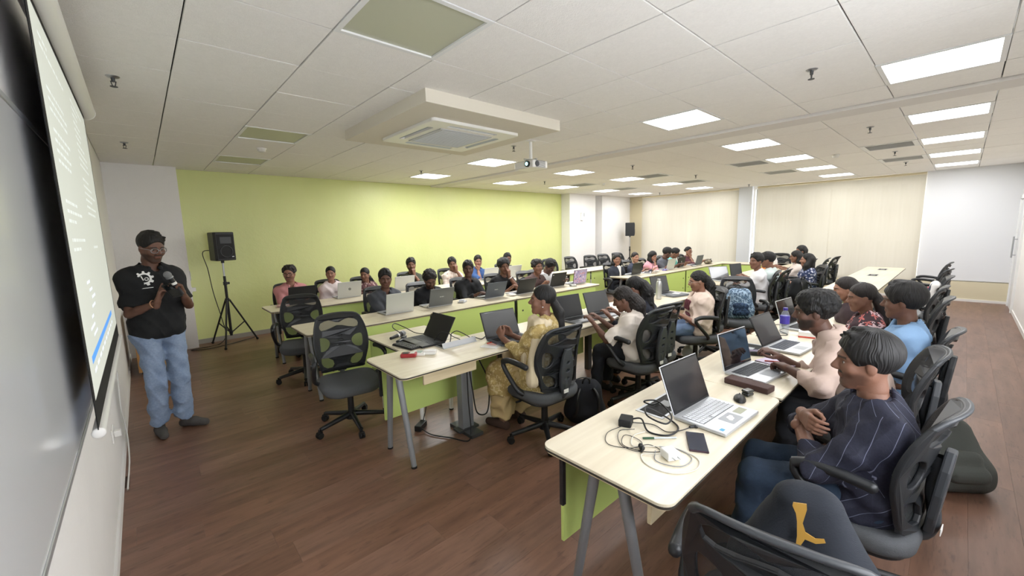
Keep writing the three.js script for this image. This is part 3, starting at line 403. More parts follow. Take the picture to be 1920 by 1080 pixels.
// ---------------------------------------------------------------- people: distance fields meshed with surface nets
const vadd = (a, b, t = 1) => [a[0] + b[0] * t, a[1] + b[1] * t, a[2] + b[2] * t], vsub = (a, b) => [a[0] - b[0], a[1] - b[1], a[2] - b[2]], vdot = (a, b) => a[0] * b[0] + a[1] * b[1] + a[2] * b[2], vlen = a => Math.hypot(...a), vmul = (a, t) => [a[0] * t, a[1] * t, a[2] * t];
const vnorm = a => vmul(a, 1 / (vlen(a) || 1)), vcross = (a, b) => [a[1] * b[2] - a[2] * b[1], a[2] * b[0] - a[0] * b[2], a[0] * b[1] - a[1] * b[0]], vmix = (a, b, t) => vadd(vmul(a, 1 - t), b, t);
const rc = (a, b, ra, rb = ra, k = 0.03, cuts) => ({ a, b, ra, rb, k, cuts });
const el = (c, r, B, k = 0.02) => ({ c, r, B, k });
function bounds(p) { if (p.c) { const m = Math.max(...p.r); return [vadd(p.c, [m, m, m], -1), vadd(p.c, [m, m, m])]; } const m = Math.max(p.ra, p.rb); return [[0, 1, 2].map(i => Math.min(p.a[i], p.b[i]) - m), [0, 1, 2].map(i => Math.max(p.a[i], p.b[i]) + m)]; }
function distance(p) {
  if (p.c) { const [cx, cy, cz] = p.c, [rx, ry, rz] = p.r, B = p.B; return (x, y, z) => { let a = x - cx, b = y - cy, c = z - cz; if (B) { const u = a * B[0][0] + b * B[0][1] + c * B[0][2], v = a * B[1][0] + b * B[1][1] + c * B[1][2], w = a * B[2][0] + b * B[2][1] + c * B[2][2]; a = u; b = v; c = w; } a /= rx; b /= ry; c /= rz; const k0 = Math.sqrt(a * a + b * b + c * c); a /= rx; b /= ry; c /= rz; const k1 = Math.sqrt(a * a + b * b + c * c); return k1 < 1e-9 ? -Math.min(rx, ry, rz) : k0 * (k0 - 1) / k1; }; }
  const [ax, ay, az] = p.a, bx = p.b[0] - ax, by = p.b[1] - ay, bz = p.b[2] - az, l2 = bx * bx + by * by + bz * bz + 1e-12, { ra, rb } = p, cuts = p.cuts;
  return (x, y, z) => { const qx = x - ax, qy = y - ay, qz = z - az; let t = (qx * bx + qy * by + qz * bz) / l2; t = t < 0 ? 0 : t > 1 ? 1 : t; const dx = qx - bx * t, dy = qy - by * t, dz = qz - bz * t; let d = Math.sqrt(dx * dx + dy * dy + dz * dz) - (ra + (rb - ra) * t); if (cuts) for (const c of cuts) { const e = (x - c.p[0]) * c.n[0] + (y - c.p[1]) * c.n[1] + (z - c.p[2]) * c.n[2]; if (e > d) d = e; } return d; };
}
function netMesh(prims, cell, { sub = [], cuts = [], disp, dispRange = 0 } = {}) {
  let lo = [1e9, 1e9, 1e9], hi = [-1e9, -1e9, -1e9];
  for (const p of prims) { const [a, b] = bounds(p); for (let i = 0; i < 3; i++) { lo[i] = Math.min(lo[i], a[i]); hi[i] = Math.max(hi[i], b[i]); } }
  const pad = 3 * cell + dispRange, n = [0, 1, 2].map(i => Math.ceil((hi[i] - lo[i] + 2 * pad) / cell) + 1); lo = lo.map(v => v - pad);
  const [nx, ny, nz] = n, F = new Float32Array(nx * ny * nz).fill(1e3), sx = 1, sy = nx, sz = nx * ny;
  const visit = (p, m, fn) => { const [a, b] = bounds(p), i0 = [], i1 = []; for (let i = 0; i < 3; i++) { i0.push(Math.max(0, Math.floor((a[i] - m - lo[i]) / cell))); i1.push(Math.min(n[i] - 1, Math.ceil((b[i] + m - lo[i]) / cell))); } const d = distance(p); for (let k = i0[2]; k <= i1[2]; k++) for (let j = i0[1]; j <= i1[1]; j++) { let q = i0[0] + j * sy + k * sz; const y = lo[1] + j * cell, z = lo[2] + k * cell; for (let i = i0[0]; i <= i1[0]; i++, q++) fn(q, d(lo[0] + i * cell, y, z)); } };
  for (const p of prims) { const k = p.k || 1e-4; visit(p, k + 3 * cell, (q, d) => { const f = F[q], h = Math.max(k - Math.abs(f - d), 0) / k; F[q] = Math.min(f, d) - h * h * k * 0.25; }); }
  for (const p of sub) { const k = p.k || 1e-4; visit(p, k + 3 * cell, (q, d) => { const f = F[q]; if (f > 1) return; const h = Math.max(k - Math.abs(f + d), 0) / k; F[q] = Math.max(f, -d) + h * h * k * 0.25; }); }
  if (cuts.length || disp) for (let k = 0, q = 0; k < nz; k++) for (let j = 0; j < ny; j++) for (let i = 0; i < nx; i++, q++) { let f = F[q]; if (f > 0.1) continue; const x = lo[0] + i * cell, y = lo[1] + j * cell, z = lo[2] + k * cell; if (disp && f > -0.05) f += disp(x, y, z); for (const c of cuts) { const e = (x - c.p[0]) * c.n[0] + (y - c.p[1]) * c.n[1] + (z - c.p[2]) * c.n[2]; if (e > f) f = e; } F[q] = f; }
  const id = new Int32Array(nx * ny * nz).fill(-1), pos = [], idx = [];
  const co = [0, sx, sy, sx + sy, sz, sx + sz, sy + sz, sx + sy + sz], ed = [[0, 1], [2, 3], [4, 5], [6, 7], [0, 2], [1, 3], [4, 6], [5, 7], [0, 4], [1, 5], [2, 6], [3, 7]];
  for (let k = 0; k < nz - 1; k++) for (let j = 0; j < ny - 1; j++) for (let i = 0; i < nx - 1; i++) {
    const q = i + j * sy + k * sz; let m = 0; for (let c = 0; c < 8; c++) if (F[q + co[c]] < 0) m |= 1 << c; if (m === 0 || m === 255) continue;
    let x = 0, y = 0, z = 0, cnt = 0; for (const [a, b] of ed) { if (((m >> a) & 1) === ((m >> b) & 1)) continue; const fa = F[q + co[a]], fb = F[q + co[b]]; let t = fa / (fa - fb); if (fa > 10 || fb > 10) t = 0.5; x += (a & 1) + t * ((b & 1) - (a & 1)); y += ((a >> 1) & 1) + t * (((b >> 1) & 1) - ((a >> 1) & 1)); z += (a >> 2) + t * ((b >> 2) - (a >> 2)); cnt++; }
    id[q] = pos.length / 3; pos.push(lo[0] + (i + x / cnt) * cell, lo[1] + (j + y / cnt) * cell, lo[2] + (k + z / cnt) * cell);
  }
  const quad = (a, b, c, d, flip) => { if (a < 0 || b < 0 || c < 0 || d < 0) return; if (flip) idx.push(a, c, b, b, c, d); else idx.push(a, b, c, b, d, c); };
  for (let k = 1; k < nz - 1; k++) for (let j = 1; j < ny - 1; j++) for (let i = 1; i < nx - 1; i++) {
    const q = i + j * sy + k * sz, s = F[q] < 0;
    if (s !== (F[q + sx] < 0)) quad(id[q - sy - sz], id[q - sz], id[q - sy], id[q], !s);
    if (s !== (F[q + sy] < 0)) quad(id[q - sx - sz], id[q - sz], id[q - sx], id[q], s);
    if (s !== (F[q + sz] < 0)) quad(id[q - sx - sy], id[q - sy], id[q - sx], id[q], !s);
  }
  const g = new THREE.BufferGeometry(), P = new Float32Array(pos); g.setAttribute('position', new THREE.BufferAttribute(P, 3)); g.setIndex(idx);
  const uv = new Float32Array(pos.length / 3 * 2); for (let i = 0; i < uv.length / 2; i++) { uv[2 * i] = P[3 * i] + 0.62 * P[3 * i + 2]; uv[2 * i + 1] = P[3 * i + 1] - 0.35 * P[3 * i + 2]; } g.setAttribute('uv', new THREE.BufferAttribute(uv, 2));
  g.computeVertexNormals(); return g;
}
// cloth lies along the limb it covers: u runs round the bone, v along it
function clothUV(g, bones) {
  const q = g.toNonIndexed(), p = q.attributes.position, uv = new Float32Array(p.count * 2);
  const B = bones.map(([a, b, r]) => { const d = vsub(b, a), l = vlen(d), y = vmul(d, 1 / l); let x = vcross(y, Math.abs(y[2]) > 0.9 ? [1, 0, 0] : [0, 0, 1]); x = vnorm(x); return { a, l, y, x, z: vcross(x, y), r }; });
  for (let t = 0; t < p.count; t += 3) {
    const c = [0, 1, 2].map(k => (p.array[3 * t + k] + p.array[3 * t + 3 + k] + p.array[3 * t + 6 + k]) / 3); let best = 1e9, e = B[0];
    for (const b of B) { const d = vsub(c, b.a), h = Math.max(0, Math.min(b.l, vdot(d, b.y))), m = vlen(vsub(d, vmul(b.y, h))) - b.r; if (m < best) { best = m; e = b; } }
    const us = [], per = 2 * PI * e.r; for (let k = 0; k < 3; k++) { const d = vsub([p.getX(t + k), p.getY(t + k), p.getZ(t + k)], e.a); us.push(Math.atan2(vdot(d, e.x), vdot(d, e.z)) * e.r); uv[2 * (t + k) + 1] = vdot(d, e.y); }
    const mx = Math.max(...us); for (let k = 0; k < 3; k++) uv[2 * (t + k)] = us[k] < mx - per / 2 ? us[k] + per : us[k];
  }
  q.setAttribute('uv', new THREE.BufferAttribute(uv, 2)); return q;
}
const eulerB = (p, y, r) => { const m = new THREE.Matrix4().makeRotationFromEuler(new THREE.Euler(p, y, r, 'YXZ')).elements; return [[m[0], m[1], m[2]], [m[4], m[5], m[6]], [m[8], m[9], m[10]]]; };   // columns: x, y, z axes
const inB = (B, v) => vadd(vadd(vmul(B[0], v[0]), B[1], v[1]), B[2], v[2]);
function ik(S, W, l1, l2, pole) { let d = vsub(W, S), L = vlen(d); const mx = (l1 + l2) * 0.985; if (L > mx) { W = vadd(S, d, mx / L); d = vsub(W, S); L = mx; } const u = vnorm(d), a = (l1 * l1 - l2 * l2 + L * L) / (2 * L), h = Math.sqrt(Math.max(0, l1 * l1 - a * a)); let q = vsub(pole, vmul(u, vdot(pole, u))); q = vnorm(q); return { E: vadd(vadd(S, u, a), q, h), W }; }
const LOD = { near: { body: 0.014, head: 0.004, hand: 0.004, cloth: 0.0095, hair: 0.0055 }, mid: { body: 0.024, head: 0.0064, hand: 0.0064, cloth: 0.016, hair: 0.0085 }, far: { body: 0.028, head: 0.008, hand: 0.0075, cloth: 0.02, hair: 0.0105 } };
const skinMat = mat(0xffffff, 0.55, { vertexColors: true, bumpMap: fineBump, bumpScale: 0.0003 });
const hairBump = (() => { const a = noiseTile(9, 128), b = noiseTile(19, 32), c = noiseTile(29, 8); return tex(512, 256, (u, v) => a((u + 0.02 * b(u * 8, v * 8)) * 128, v * 8) * 0.45 + b((u + 0.03 * c(u * 4, v * 8)) * 32, v * 4) * 0.35 + c(u * 8, v * 8) * 0.2, false, [2.2, 3]); })(); const hairMats = {}; const hairMat = c => hairMats[c] ??= mat(c, 0.62, { bumpMap: hairBump, bumpScale: 0.007 });
const clothMats = {}; const clothMat = c => c.isMaterial ? c : clothMats[c] ??= mat(c, 0.85, { bumpMap: clothBump, bumpScale: 0.0008 });
const S3 = (r, g, b) => { const c = new THREE.Color().setRGB(r / 255, g / 255, b / 255, THREE.SRGBColorSpace); return [c.r, c.g, c.b]; };
const SKIN = { a: S3(150, 108, 88), b: S3(128, 90, 72), c: S3(106, 73, 58), d: S3(174, 130, 107), e: S3(96, 67, 55) };
const solid = {};

function person(o) {
  const s = o.s ?? 1, gw = o.w ?? 1, q = LOD[o.lod || 'mid'], sit = o.sit !== false, skin = SKIN[o.skin || 'b'], fem = !!o.fem;
  const G = thing('person', o.label, 'person', [o.x || 0, 0, o.z || 0], o.ry || 0, o.group);
  const hy = o.hip ?? (sit ? 0.522 : 0.93 * s), lean = o.lean || 0, tw = o.twist || 0, sd = o.side || 0;
  const B1 = eulerB(lean * 0.75, tw * 0.5, sd * 0.6), B2 = eulerB(lean * 1.15 + (o.hunch || 0), tw, sd), B0 = eulerB(0, 0, 0);
  const P = [0, hy, o.dz || 0], hb = eulerB(o.head?.[1] || 0, o.head?.[0] || 0, o.head?.[2] || 0), hs = (fem ? 0.95 : 1) * (0.5 + 0.5 * s) * (o.hs ?? 1);
  let mid, ch, nb, nt, Hc, ts = s;
  for (let n = 0; n < 6; n++) { mid = vadd(P, inB(B1, [0, 0.205 * ts, sit ? -0.02 : 0.0])); ch = vadd(mid, inB(B2, [0, 0.155 * ts, 0.012])); nb = vadd(ch, inB(B2, [0, 0.125 * ts, -0.012])); nt = vadd(nb, inB(B2, [0, 0.072 * s, 0.016])); Hc = vadd(nt, inB(hb, [0, 0.1 * hs, 0.022 * hs])); if (!o.at) break; ts += (o.at[1] - Hc[1]) / 0.49; ts = Math.max(0.8 * s, Math.min(1.12 * s, ts)); }
  if (o.at) { const c = Math.cos(o.ry || 0), n = Math.sin(o.ry || 0); G.position.set(o.at[0] - (Hc[0] * c + Hc[2] * n), 0, o.at[2] - (-Hc[0] * n + Hc[2] * c)); o.x = G.position.x; o.z = G.position.z; }
  const sw = (fem ? 0.135 : 0.156) * s, SH = [-1, 1].map(i => vadd(nb, inB(B2, [i * sw, -0.075 * s, (o.shrug || 0)])));
  const hp = v => vadd(Hc, inB(hb, vmul(v, hs)));
  // arms: index 0 = person's right (-x), 1 = left (+x)
  const l1 = 0.285 * s, l2 = 0.255 * s, arms = ['R', 'L'].map((k, i) => { const a = o[k] || {}, sg = i ? 1 : -1; const W0 = a.w ? (a.wHead ? hp(a.w) : a.w) : [sg * 0.13, 0.775, 0.36]; const { E, W } = ik(SH[i], W0, l1, l2, a.pole || [sg * 0.35, -1, -0.45]); const dir = a.hd ? vnorm(a.hd) : vnorm(vsub(W, E)); return { S: SH[i], E, W, dir, pn: a.pn || [0, -1, 0.15], curl: a.curl ?? 0.55, th: a.th ?? 0.5, fan: a.fan || 0, fing: a.fing }; });
  // legs
  const legs = [0, 1].map(i => { const sg = i ? 1 : -1, L = (o.legs || [])[i] || {}; const hip = vadd(P, [sg * 0.085 * s, -0.005, 0]); let knee, ank; if (sit) { knee = L.k || [sg * (0.1 + (o.spread || 0)), 0.49, P[2] + 0.41 * s]; ank = L.a || [knee[0] + sg * 0.01, 0.085, knee[2] + (o.tuck ?? 0.03)]; } else { knee = L.k || [sg * 0.1, 0.48 * s, 0.03]; ank = L.a || [sg * 0.11, 0.085, 0]; } return { hip, knee, ank, fd: vnorm(L.f || [sg * 0.15, 0, 1]) }; });
  const torso = (f, k = 0.05) => { const r = []; for (const i of [-1, 1]) { r.push(rc(vadd(P, [i * 0.07 * s * gw, 0, -0.01]), vadd(mid, inB(B1, [i * 0.062 * s * gw, 0, 0])), (fem ? 0.104 : 0.1) * s * gw + f, (fem ? 0.076 : 0.086) * s * gw + f, k), rc(vadd(mid, inB(B1, [i * 0.062 * s * gw, 0, 0])), vadd(ch, inB(B2, [i * 0.068 * s * gw, 0.02 * s, 0])), (fem ? 0.076 : 0.086) * s * gw + f, 0.084 * s + f, k)); if (fem) r.push(el(vadd(ch, inB(B2, [i * 0.07 * s, -0.005, 0.068 * s])), [0.058 * s + f, 0.055 * s + f, 0.052 * s + f], null, 0.04)); } if (o.belly) r.push(el(vadd(mid, inB(B1, [0, -0.05, 0.05])), [0.14 * gw + f, 0.13 + f, 0.1 + o.belly + f], null, 0.06)); r.push(rc(vadd(nb, inB(B2, [0, -0.05 * s, 0])), SH[0], 0.054 * s + f, 0.045 * s + f, k), rc(vadd(nb, inB(B2, [0, -0.06 * s, 0])), SH[1], 0.054 * s + f, 0.045 * s + f, k), rc(vadd(nb, inB(B2, [0, 0.01, -0.005])), SH[0], 0.033 * s + f * 0.5, 0.028 * s + f * 0.5, k), rc(vadd(nb, inB(B2, [0, 0.01, -0.005])), SH[1], 0.033 * s + f * 0.5, 0.028 * s + f * 0.5, k)); return r; };
  const am = (o.armW ?? (fem ? 0.86 : 1)) * (0.4 + 0.6 * s) * (0.7 + 0.3 * gw);
  // ---- skin: torso and limbs (coarse), head and hands (fine), one geometry
  const skinPr = torso(-0.012); skinPr.push(rc(vadd(nb, [0, -0.03, 0]), hp([0, -0.045, -0.02]), 0.053 * s * (fem ? 0.9 : 1), 0.05 * hs * (fem ? 0.9 : 1), 0.03));
  for (const a of arms) skinPr.push(rc(a.S, a.E, 0.043 * am, 0.036 * am, 0.02), rc(a.E, vmix(a.E, a.W, 0.35), 0.04 * am, 0.038 * am, 0.015), rc(vmix(a.E, a.W, 0.35), a.W, 0.038 * am, 0.0255 * am, 0.015));
  for (const l of legs) skinPr.push(rc(l.hip, l.knee, 0.075 * s, 0.052 * s, 0.02), rc(l.knee, l.ank, 0.05 * s, 0.036 * s, 0.02), rc(vadd(l.ank, [0, -0.03, -0.015]), vadd(vadd(l.ank, [0, -0.055, 0]), l.fd, 0.13 * s), 0.034, 0.022, 0.02));
  const parts = [netMesh(skinPr, q.body)];
  const HE = (c, r, k) => el(hp(c), vmul(r, hs), hb, k * hs), HC = (a, b, ra, rb, k) => rc(hp(a), hp(b), ra * hs, rb * hs, k * hs), f = o.face || 1;
  const headPr = [HE([0, 0.036, -0.012], [0.071, 0.086, 0.094], 0.02), HE([0, -0.012, 0.022], [0.058 * f, 0.078, 0.062], 0.03), HC([0, -0.04, 0.035], [0, -0.09, 0.056], 0.048 * f, 0.024, 0.03)];
  for (const i of [-1, 1]) headPr.push(HC([i * 0.05 * f, -0.042, 0.0], [i * 0.018, -0.09, 0.05], 0.02, 0.018, 0.03), HE([i * 0.036 * f, -0.022, 0.058], [0.026, 0.026, 0.02], 0.02), HC([i * 0.012, 0.028, 0.083], [i * 0.045, 0.024, 0.065], 0.009, 0.008, 0.014), HE([i * 0.073, -0.004, -0.008], [0.01, 0.031, 0.019], 0.006), HE([i * 0.011, -0.027, 0.093], [0.009, 0.008, 0.01], 0.008));
  headPr.push(HC([0, 0.018, 0.083], [0, -0.02, 0.104], 0.0075, 0.0125, 0.01), HC([-0.017, -0.0505, 0.081], [0.017, -0.0505, 0.081], 0.0065, 0.0065, 0.006), HC([-0.014, -0.06, 0.08], [0.014, -0.06, 0.08], 0.0075, 0.0075, 0.006), HC([0, -0.04, -0.02], [0, -0.11, -0.03], 0.05 * (fem ? 0.9 : 1), 0.052 * (fem ? 0.9 : 1), 0.03));
  const sock = [-1, 1].map(i => HE([i * 0.031, 0.004, 0.096], [0.017, 0.011, 0.016], 0.012));
  const head = netMesh(headPr, q.head, { sub: sock });
  const eyes = netMesh([-1, 1].map(i => HE([i * 0.0305, 0.004, 0.0705], [0.012, 0.0085, 0.0105], 0)), q.head * 0.7);
  { // colour of the face: brows, lips, beard, eyes
    const p = head.attributes.position, col = new Float32Array(p.count * 3), hc = o.hairColor ? S3(...o.hairColor) : S3(22, 19, 18), bd = o.beard || 0;
    for (let i = 0; i < p.count; i++) { const d = vmul(vsub([p.getX(i), p.getY(i), p.getZ(i)], Hc), 1 / hs), x = vdot(d, hb[0]), y = vdot(d, hb[1]), z = vdot(d, hb[2]), ax = Math.abs(x); let c = skin;
      if (z > 0.06 && ax < 0.024 && y < -0.044 && y > -0.067 && z > 0.078) c = vmix(c, S3(112, 52, 48), o.lips ?? (fem ? 0.5 : 0.28));
      if (z > 0.045 && ax > 0.011 && ax < 0.05 && Math.abs(y - 0.0265 + (ax - 0.03) ** 2 * 4) < 0.0052) c = vmix(c, hc, 0.85);
      if (bd && z > -0.005) { const cheek = -0.03 - Math.max(0, 0.05 - ax) * 0.5; const m = y < cheek - 0.012 ? 1 : Math.max(0, (cheek - y) / 0.012); const lip = ax < 0.022 && y < -0.044 && y > -0.067 && z > 0.07; if (!lip && (y > -0.088 || z > 0.03)) c = vmix(c, hc, m * bd * Math.min(1, (z + 0.005) / 0.025) * Math.min(1, Math.max(0, (y + 0.112) / 0.02))); if (ax < 0.03 && y < -0.034 && y > -0.046 && z > 0.07) c = vmix(c, hc, Math.min(1, bd * 1.3)); }
      if (o.mous && ax < 0.032 && y < -0.033 && y > -0.047 && z > 0.065) c = vmix(c, hc, 0.85);
      col[3 * i] = c[0]; col[3 * i + 1] = c[1]; col[3 * i + 2] = c[2]; }
    head.setAttribute('color', new THREE.BufferAttribute(col, 3));
    const e = eyes.attributes.position, ec = new Float32Array(e.count * 3); for (let i = 0; i < e.count; i++) { const d = vmul(vsub([e.getX(i), e.getY(i), e.getZ(i)], Hc), 1 / hs), x = Math.abs(vdot(d, hb[0])) - 0.0305, y = vdot(d, hb[1]) - 0.004; const c = y > 0.0048 ? S3(30, 22, 20) : y < -0.006 || o.closed ? skin : Math.hypot(x, y) < 0.0062 ? S3(22, 14, 10) : S3(168, 158, 150); ec[3 * i] = c[0]; ec[3 * i + 1] = c[1]; ec[3 * i + 2] = c[2]; } eyes.setAttribute('color', new THREE.BufferAttribute(ec, 3));
  }
  parts.push(head, eyes);
  arms.forEach((a, i) => {
    if (a.curl < 0) return;
    const y = a.dir; let z = vsub(a.pn, vmul(y, vdot(a.pn, y))); z = vnorm(z); let x = vcross(y, z); if (i) x = vmul(x, -1); const hk = s * (fem ? 0.92 : 1), T = v => vadd(a.W, [0, 1, 2].map(m => (x[m] * v[0] + y[m] * v[1] + z[m] * v[2]) * hk));
    const pr = [rc(vadd(a.W, y, -0.03), T([0, 0.015, 0]), 0.0245 * am, 0.023 * hk, 0.012)], fx = [0.029, 0.0095, -0.010, -0.028], fl = [0.07, 0.078, 0.072, 0.056];
    fx.forEach((u, m) => { pr.push(rc(T([u * 0.55, 0.018, 0]), T([u, 0.086 - Math.abs(u) * 0.15, 0]), 0.0165 * hk, 0.0115 * hk, 0.012)); let p0 = [u, 0.088 - Math.abs(u) * 0.15, 0], an = 0; const cu = a.fing ? a.fing[m] : a.curl; [0.45, 0.31, 0.24].forEach((fr, n) => { an += cu * [0.75, 1.0, 0.7][n]; const L = fl[m] * fr, p1 = [p0[0] + a.fan * u * fr * 1.2, p0[1] + Math.cos(an) * L, p0[2] + Math.sin(an) * L]; pr.push(rc(T(p0), T(p1), (0.0098 - n * 0.0009) * hk, (0.0092 - n * 0.0012) * hk, n ? 0.002 : 0.005)); p0 = p1; }); });
    const t0 = [0.022, 0.022, 0.004], t1 = [0.022 + 0.032 * (0.5 + a.th * 0.6), 0.056, 0.012 + 0.012 * a.curl], t2 = [t1[0] + 0.012 * a.th - 0.012 * a.curl, t1[1] + 0.032, t1[2] + 0.008 + 0.008 * a.curl], t3 = [t2[0] - 0.012 * a.curl, t2[1] + 0.022, t2[2] + 0.006]; pr.push(rc(T(t0), T(t1), 0.0165 * hk, 0.012 * hk, 0.008), rc(T(t1), T(t2), 0.0112 * hk, 0.0102 * hk, 0.003), rc(T(t2), T(t3), 0.0102 * hk, 0.0085 * hk, 0.002));
    parts.push(netMesh(pr, q.hand));
  });
  for (const g of parts) if (!g.attributes.color) { const c = new Float32Array(g.attributes.position.count * 3); for (let i = 0; i < c.length; i += 3) { c[i] = skin[0]; c[i + 1] = skin[1]; c[i + 2] = skin[2]; } g.setAttribute('color', new THREE.BufferAttribute(c, 3)); }
  const body = shade(new THREE.Mesh(mergeGeometries(parts), skinMat)); body.name = 'body'; G.add(body);
  const add = (name, g, m, label, parent = G) => { const e = shade(new THREE.Mesh(g, m)); e.name = name; if (label) e.userData.label = label; parent.add(e); return e; };
  // ---- clothes
  const wr = (amp, ph = 0) => (x, y, z) => amp * (Math.sin(31 * x + 17 * y + 9 * z + ph) * Math.sin(23 * z - 19 * y + ph * 2) + 0.6 * Math.sin(47 * y + 29 * x - 21 * z + ph * 3) * Math.sin(37 * x + 13 * z) - 1.1 * Math.pow(1 - Math.abs(Math.sin(17 * y + 15 * x + 11 * z + 1.6 * Math.sin(15 * x - 9 * z + ph))), 2.5) - 0.7 * Math.pow(1 - Math.abs(Math.sin(23 * y - 19 * x + 7 * z + 1.3 * Math.sin(11 * y + 9 * z - ph))), 2.5) + 0.4);
  const t = o.top || {}, ph = (o.x * 7 + o.z * 3) % 6;
  const bones = [[P, nb, 0.15], ...arms.flatMap(a => [[a.S, a.E, 0.06], [a.E, a.W, 0.05]]), ...legs.flatMap(l => [[l.hip, l.knee, 0.09], [l.knee, l.ank, 0.065]])];
  { const off = (t.off ?? 0.014) * 0.8, pr = torso(off, 0.08), sl = t.sleeve ?? 0.8, lo = (t.loose ?? 0.011) * 0.85;
    [-1, 1].forEach((i, n) => pr.push(rc(vadd(vmix(SH[n], nb, 0.35), inB(B2, [0, -0.07, 0.01])), vadd(P, [i * 0.085 * s * gw, 0.03, 0.01]), 0.06 * s + off, (fem ? 0.08 : 0.088) * s * gw + off, 0.08)));
    for (const a of arms) { if (sl <= 0) continue; if (sl <= 1) { const e = vmix(a.S, a.E, sl), n = vnorm(vsub(a.E, a.S)); pr.push(rc(a.S, vmix(a.S, a.E, Math.min(1.12, sl + 0.15)), 0.054 * am + lo, 0.05 * am + lo * 1.9, 0.055, [{ p: e, n }])); } else { const f2 = sl - 1, e = vmix(a.E, a.W, f2), n = vnorm(vsub(a.W, a.E)); pr.push(rc(a.S, a.E, 0.054 * am + lo, 0.046 * am + lo, 0.055), rc(a.E, vmix(a.E, a.W, Math.min(1.1, f2 + 0.12)), 0.044 * am + lo, 0.031 * am + lo, 0.02, [{ p: e, n }])); } }
    const hem = t.hem ?? 0.03; if (sit && hem > 0) for (const l of legs) pr.push(rc(l.hip, vmix(l.hip, l.knee, hem + 0.2), 0.1 * s * gw, 0.092 * s * gw + 0.01, 0.05, [{ p: vmix(l.hip, l.knee, hem + 0.2), n: vnorm(vsub(l.knee, l.hip)) }]));
    if (t.skirt) for (const l of legs) { pr.push(rc(l.hip, l.knee, 0.1, 0.1, 0.08), rc(l.knee, vmix(l.knee, l.ank, 0.45), 0.1, 0.12, 0.1, [{ p: vmix(l.knee, l.ank, 0.42), n: vnorm(vsub(l.ank, l.knee)) }])); }
    const nk = t.neck ?? 0.068, sub = [rc(vadd(nb, inB(B2, [0, t.scoop ? -0.035 : -0.005, t.scoop ? 0.035 : 0.012])), vadd(nb, inB(B2, [0, 0.2, 0.03])), nk * s, nk * s * 1.15, 0.01)];
    if (t.vee) sub.push(rc(vadd(nb, inB(B2, [0, 0.02, 0.075])), vadd(nb, inB(B2, [0, -t.vee, 0.125])), 0.036, 0.003, 0.008));
    const cuts = sit ? [] : [{ p: vadd(P, [0, -(t.drop ?? 0.07), 0]), n: [0, -1, 0] }];
    const top = add(t.name || 'shirt', clothUV(netMesh(pr, q.cloth, { sub, cuts, disp: wr(t.wr ?? 0.006, ph), dispRange: 0.012 }), bones), clothMat(t.c ?? 0x888888), t.label);
    if (t.collar) { const cp = [], R0 = 0.062 * s; for (const i of [-1, 1]) for (let m = 0; m < 5; m++) { const a0 = m / 5 * 2.5, a1 = (m + 1) / 5 * 2.5, pt = a => vadd(nb, inB(B2, [i * Math.sin(PI - a) * R0, 0.03 - a * 0.012, -Math.cos(a) * R0 * 1.0 + 0.012 + a * 0.006])); cp.push(rc(pt(a0), pt(a1), 0.0145, 0.0145, 0.01)); } for (const i of [-1, 1]) { const a = 2.45, p0 = vadd(nb, inB(B2, [i * Math.sin(PI - a) * R0, 0.03 - a * 0.012, -Math.cos(a) * R0 + 0.012 + a * 0.006])); cp.push(rc(p0, vadd(p0, inB(B2, [i * 0.016, -0.05, 0.02])), 0.014, 0.01, 0.012)); } add('collar', netMesh(cp, Math.min(0.008, q.cloth * 0.7)), clothMat(t.collarC ?? t.c), null, top); }
    if (t.inner) add('shirt_front', netMesh([rc(vadd(ch, inB(B2, [0, 0.1, 0.07 * s])), vadd(ch, inB(B2, [0, -0.1, 0.098 * s + (fem ? 0.03 : 0.01)])), 0.044, 0.014, 0.02)], q.cloth * 0.6), clothMat(t.inner), 'white shirt front showing between dark lapels', top);
  }
  const b = o.bottom || {};
  { const pr = [], bl = b.loose ?? 0.008; for (const l of legs) { const e = vmix(l.knee, l.ank, b.len ?? 0.93), n = vnorm(vsub(l.ank, l.knee)); pr.push(rc(l.hip, l.knee, 0.084 * s * gw + bl, 0.06 * s + bl, 0.03), rc(l.knee, vmix(l.knee, l.ank, 1.15), 0.059 * s + bl, 0.047 * s + bl + (b.flare || 0), 0.02, [{ p: e, n }])); pr.push(rc(vadd(P, [0, 0, -0.02]), vadd(l.hip, [0, 0, -0.02]), 0.1 * s * gw + 0.004, 0.098 * s * gw, 0.05)); }
    if (!sit) pr.push(rc(vadd(P, [0, 0.04, 0]), vadd(P, [0, 0.08, 0]), 0.09 * gw, 0.08 * gw, 0.04)); 
    add('trousers', clothUV(netMesh(pr, q.cloth, { disp: wr(b.wr ?? 0.005, ph + 2), dispRange: 0.01 }), bones), clothMat(b.c ?? 0x22252c), b.label); }
  if (o.shoes !== false) for (const l of legs) { const heel = [l.ank[0], 0.036, l.ank[2] - 0.03], toe = vadd([l.ank[0], 0.034, l.ank[2]], l.fd, 0.16 * s); if (Math.hypot(heel[0], 1) > 99) continue; const y0 = Math.max(0, l.ank[1] - 0.085); add('shoe', netMesh([rc(vadd(heel, [0, y0, 0]), vadd(vmix(heel, toe, 0.5), [0, 0.012 + y0, 0]), 0.036, 0.04, 0.02), rc(vadd(vmix(heel, toe, 0.5), [0, 0.008 + y0, 0]), vadd(toe, [0, y0, 0]), 0.038, 0.032, 0.02), rc(vadd(heel, [0, 0.02 + y0, 0.02]), vadd(l.ank, [0, -0.01, 0]), 0.035, 0.036, 0.02)], Math.max(0.008, q.cloth * 0.7), { cuts: [{ p: [0, y0 + 0.002, 0], n: [0, -1, 0] }] }), clothMat(o.shoes ?? 0x2a2725)); }
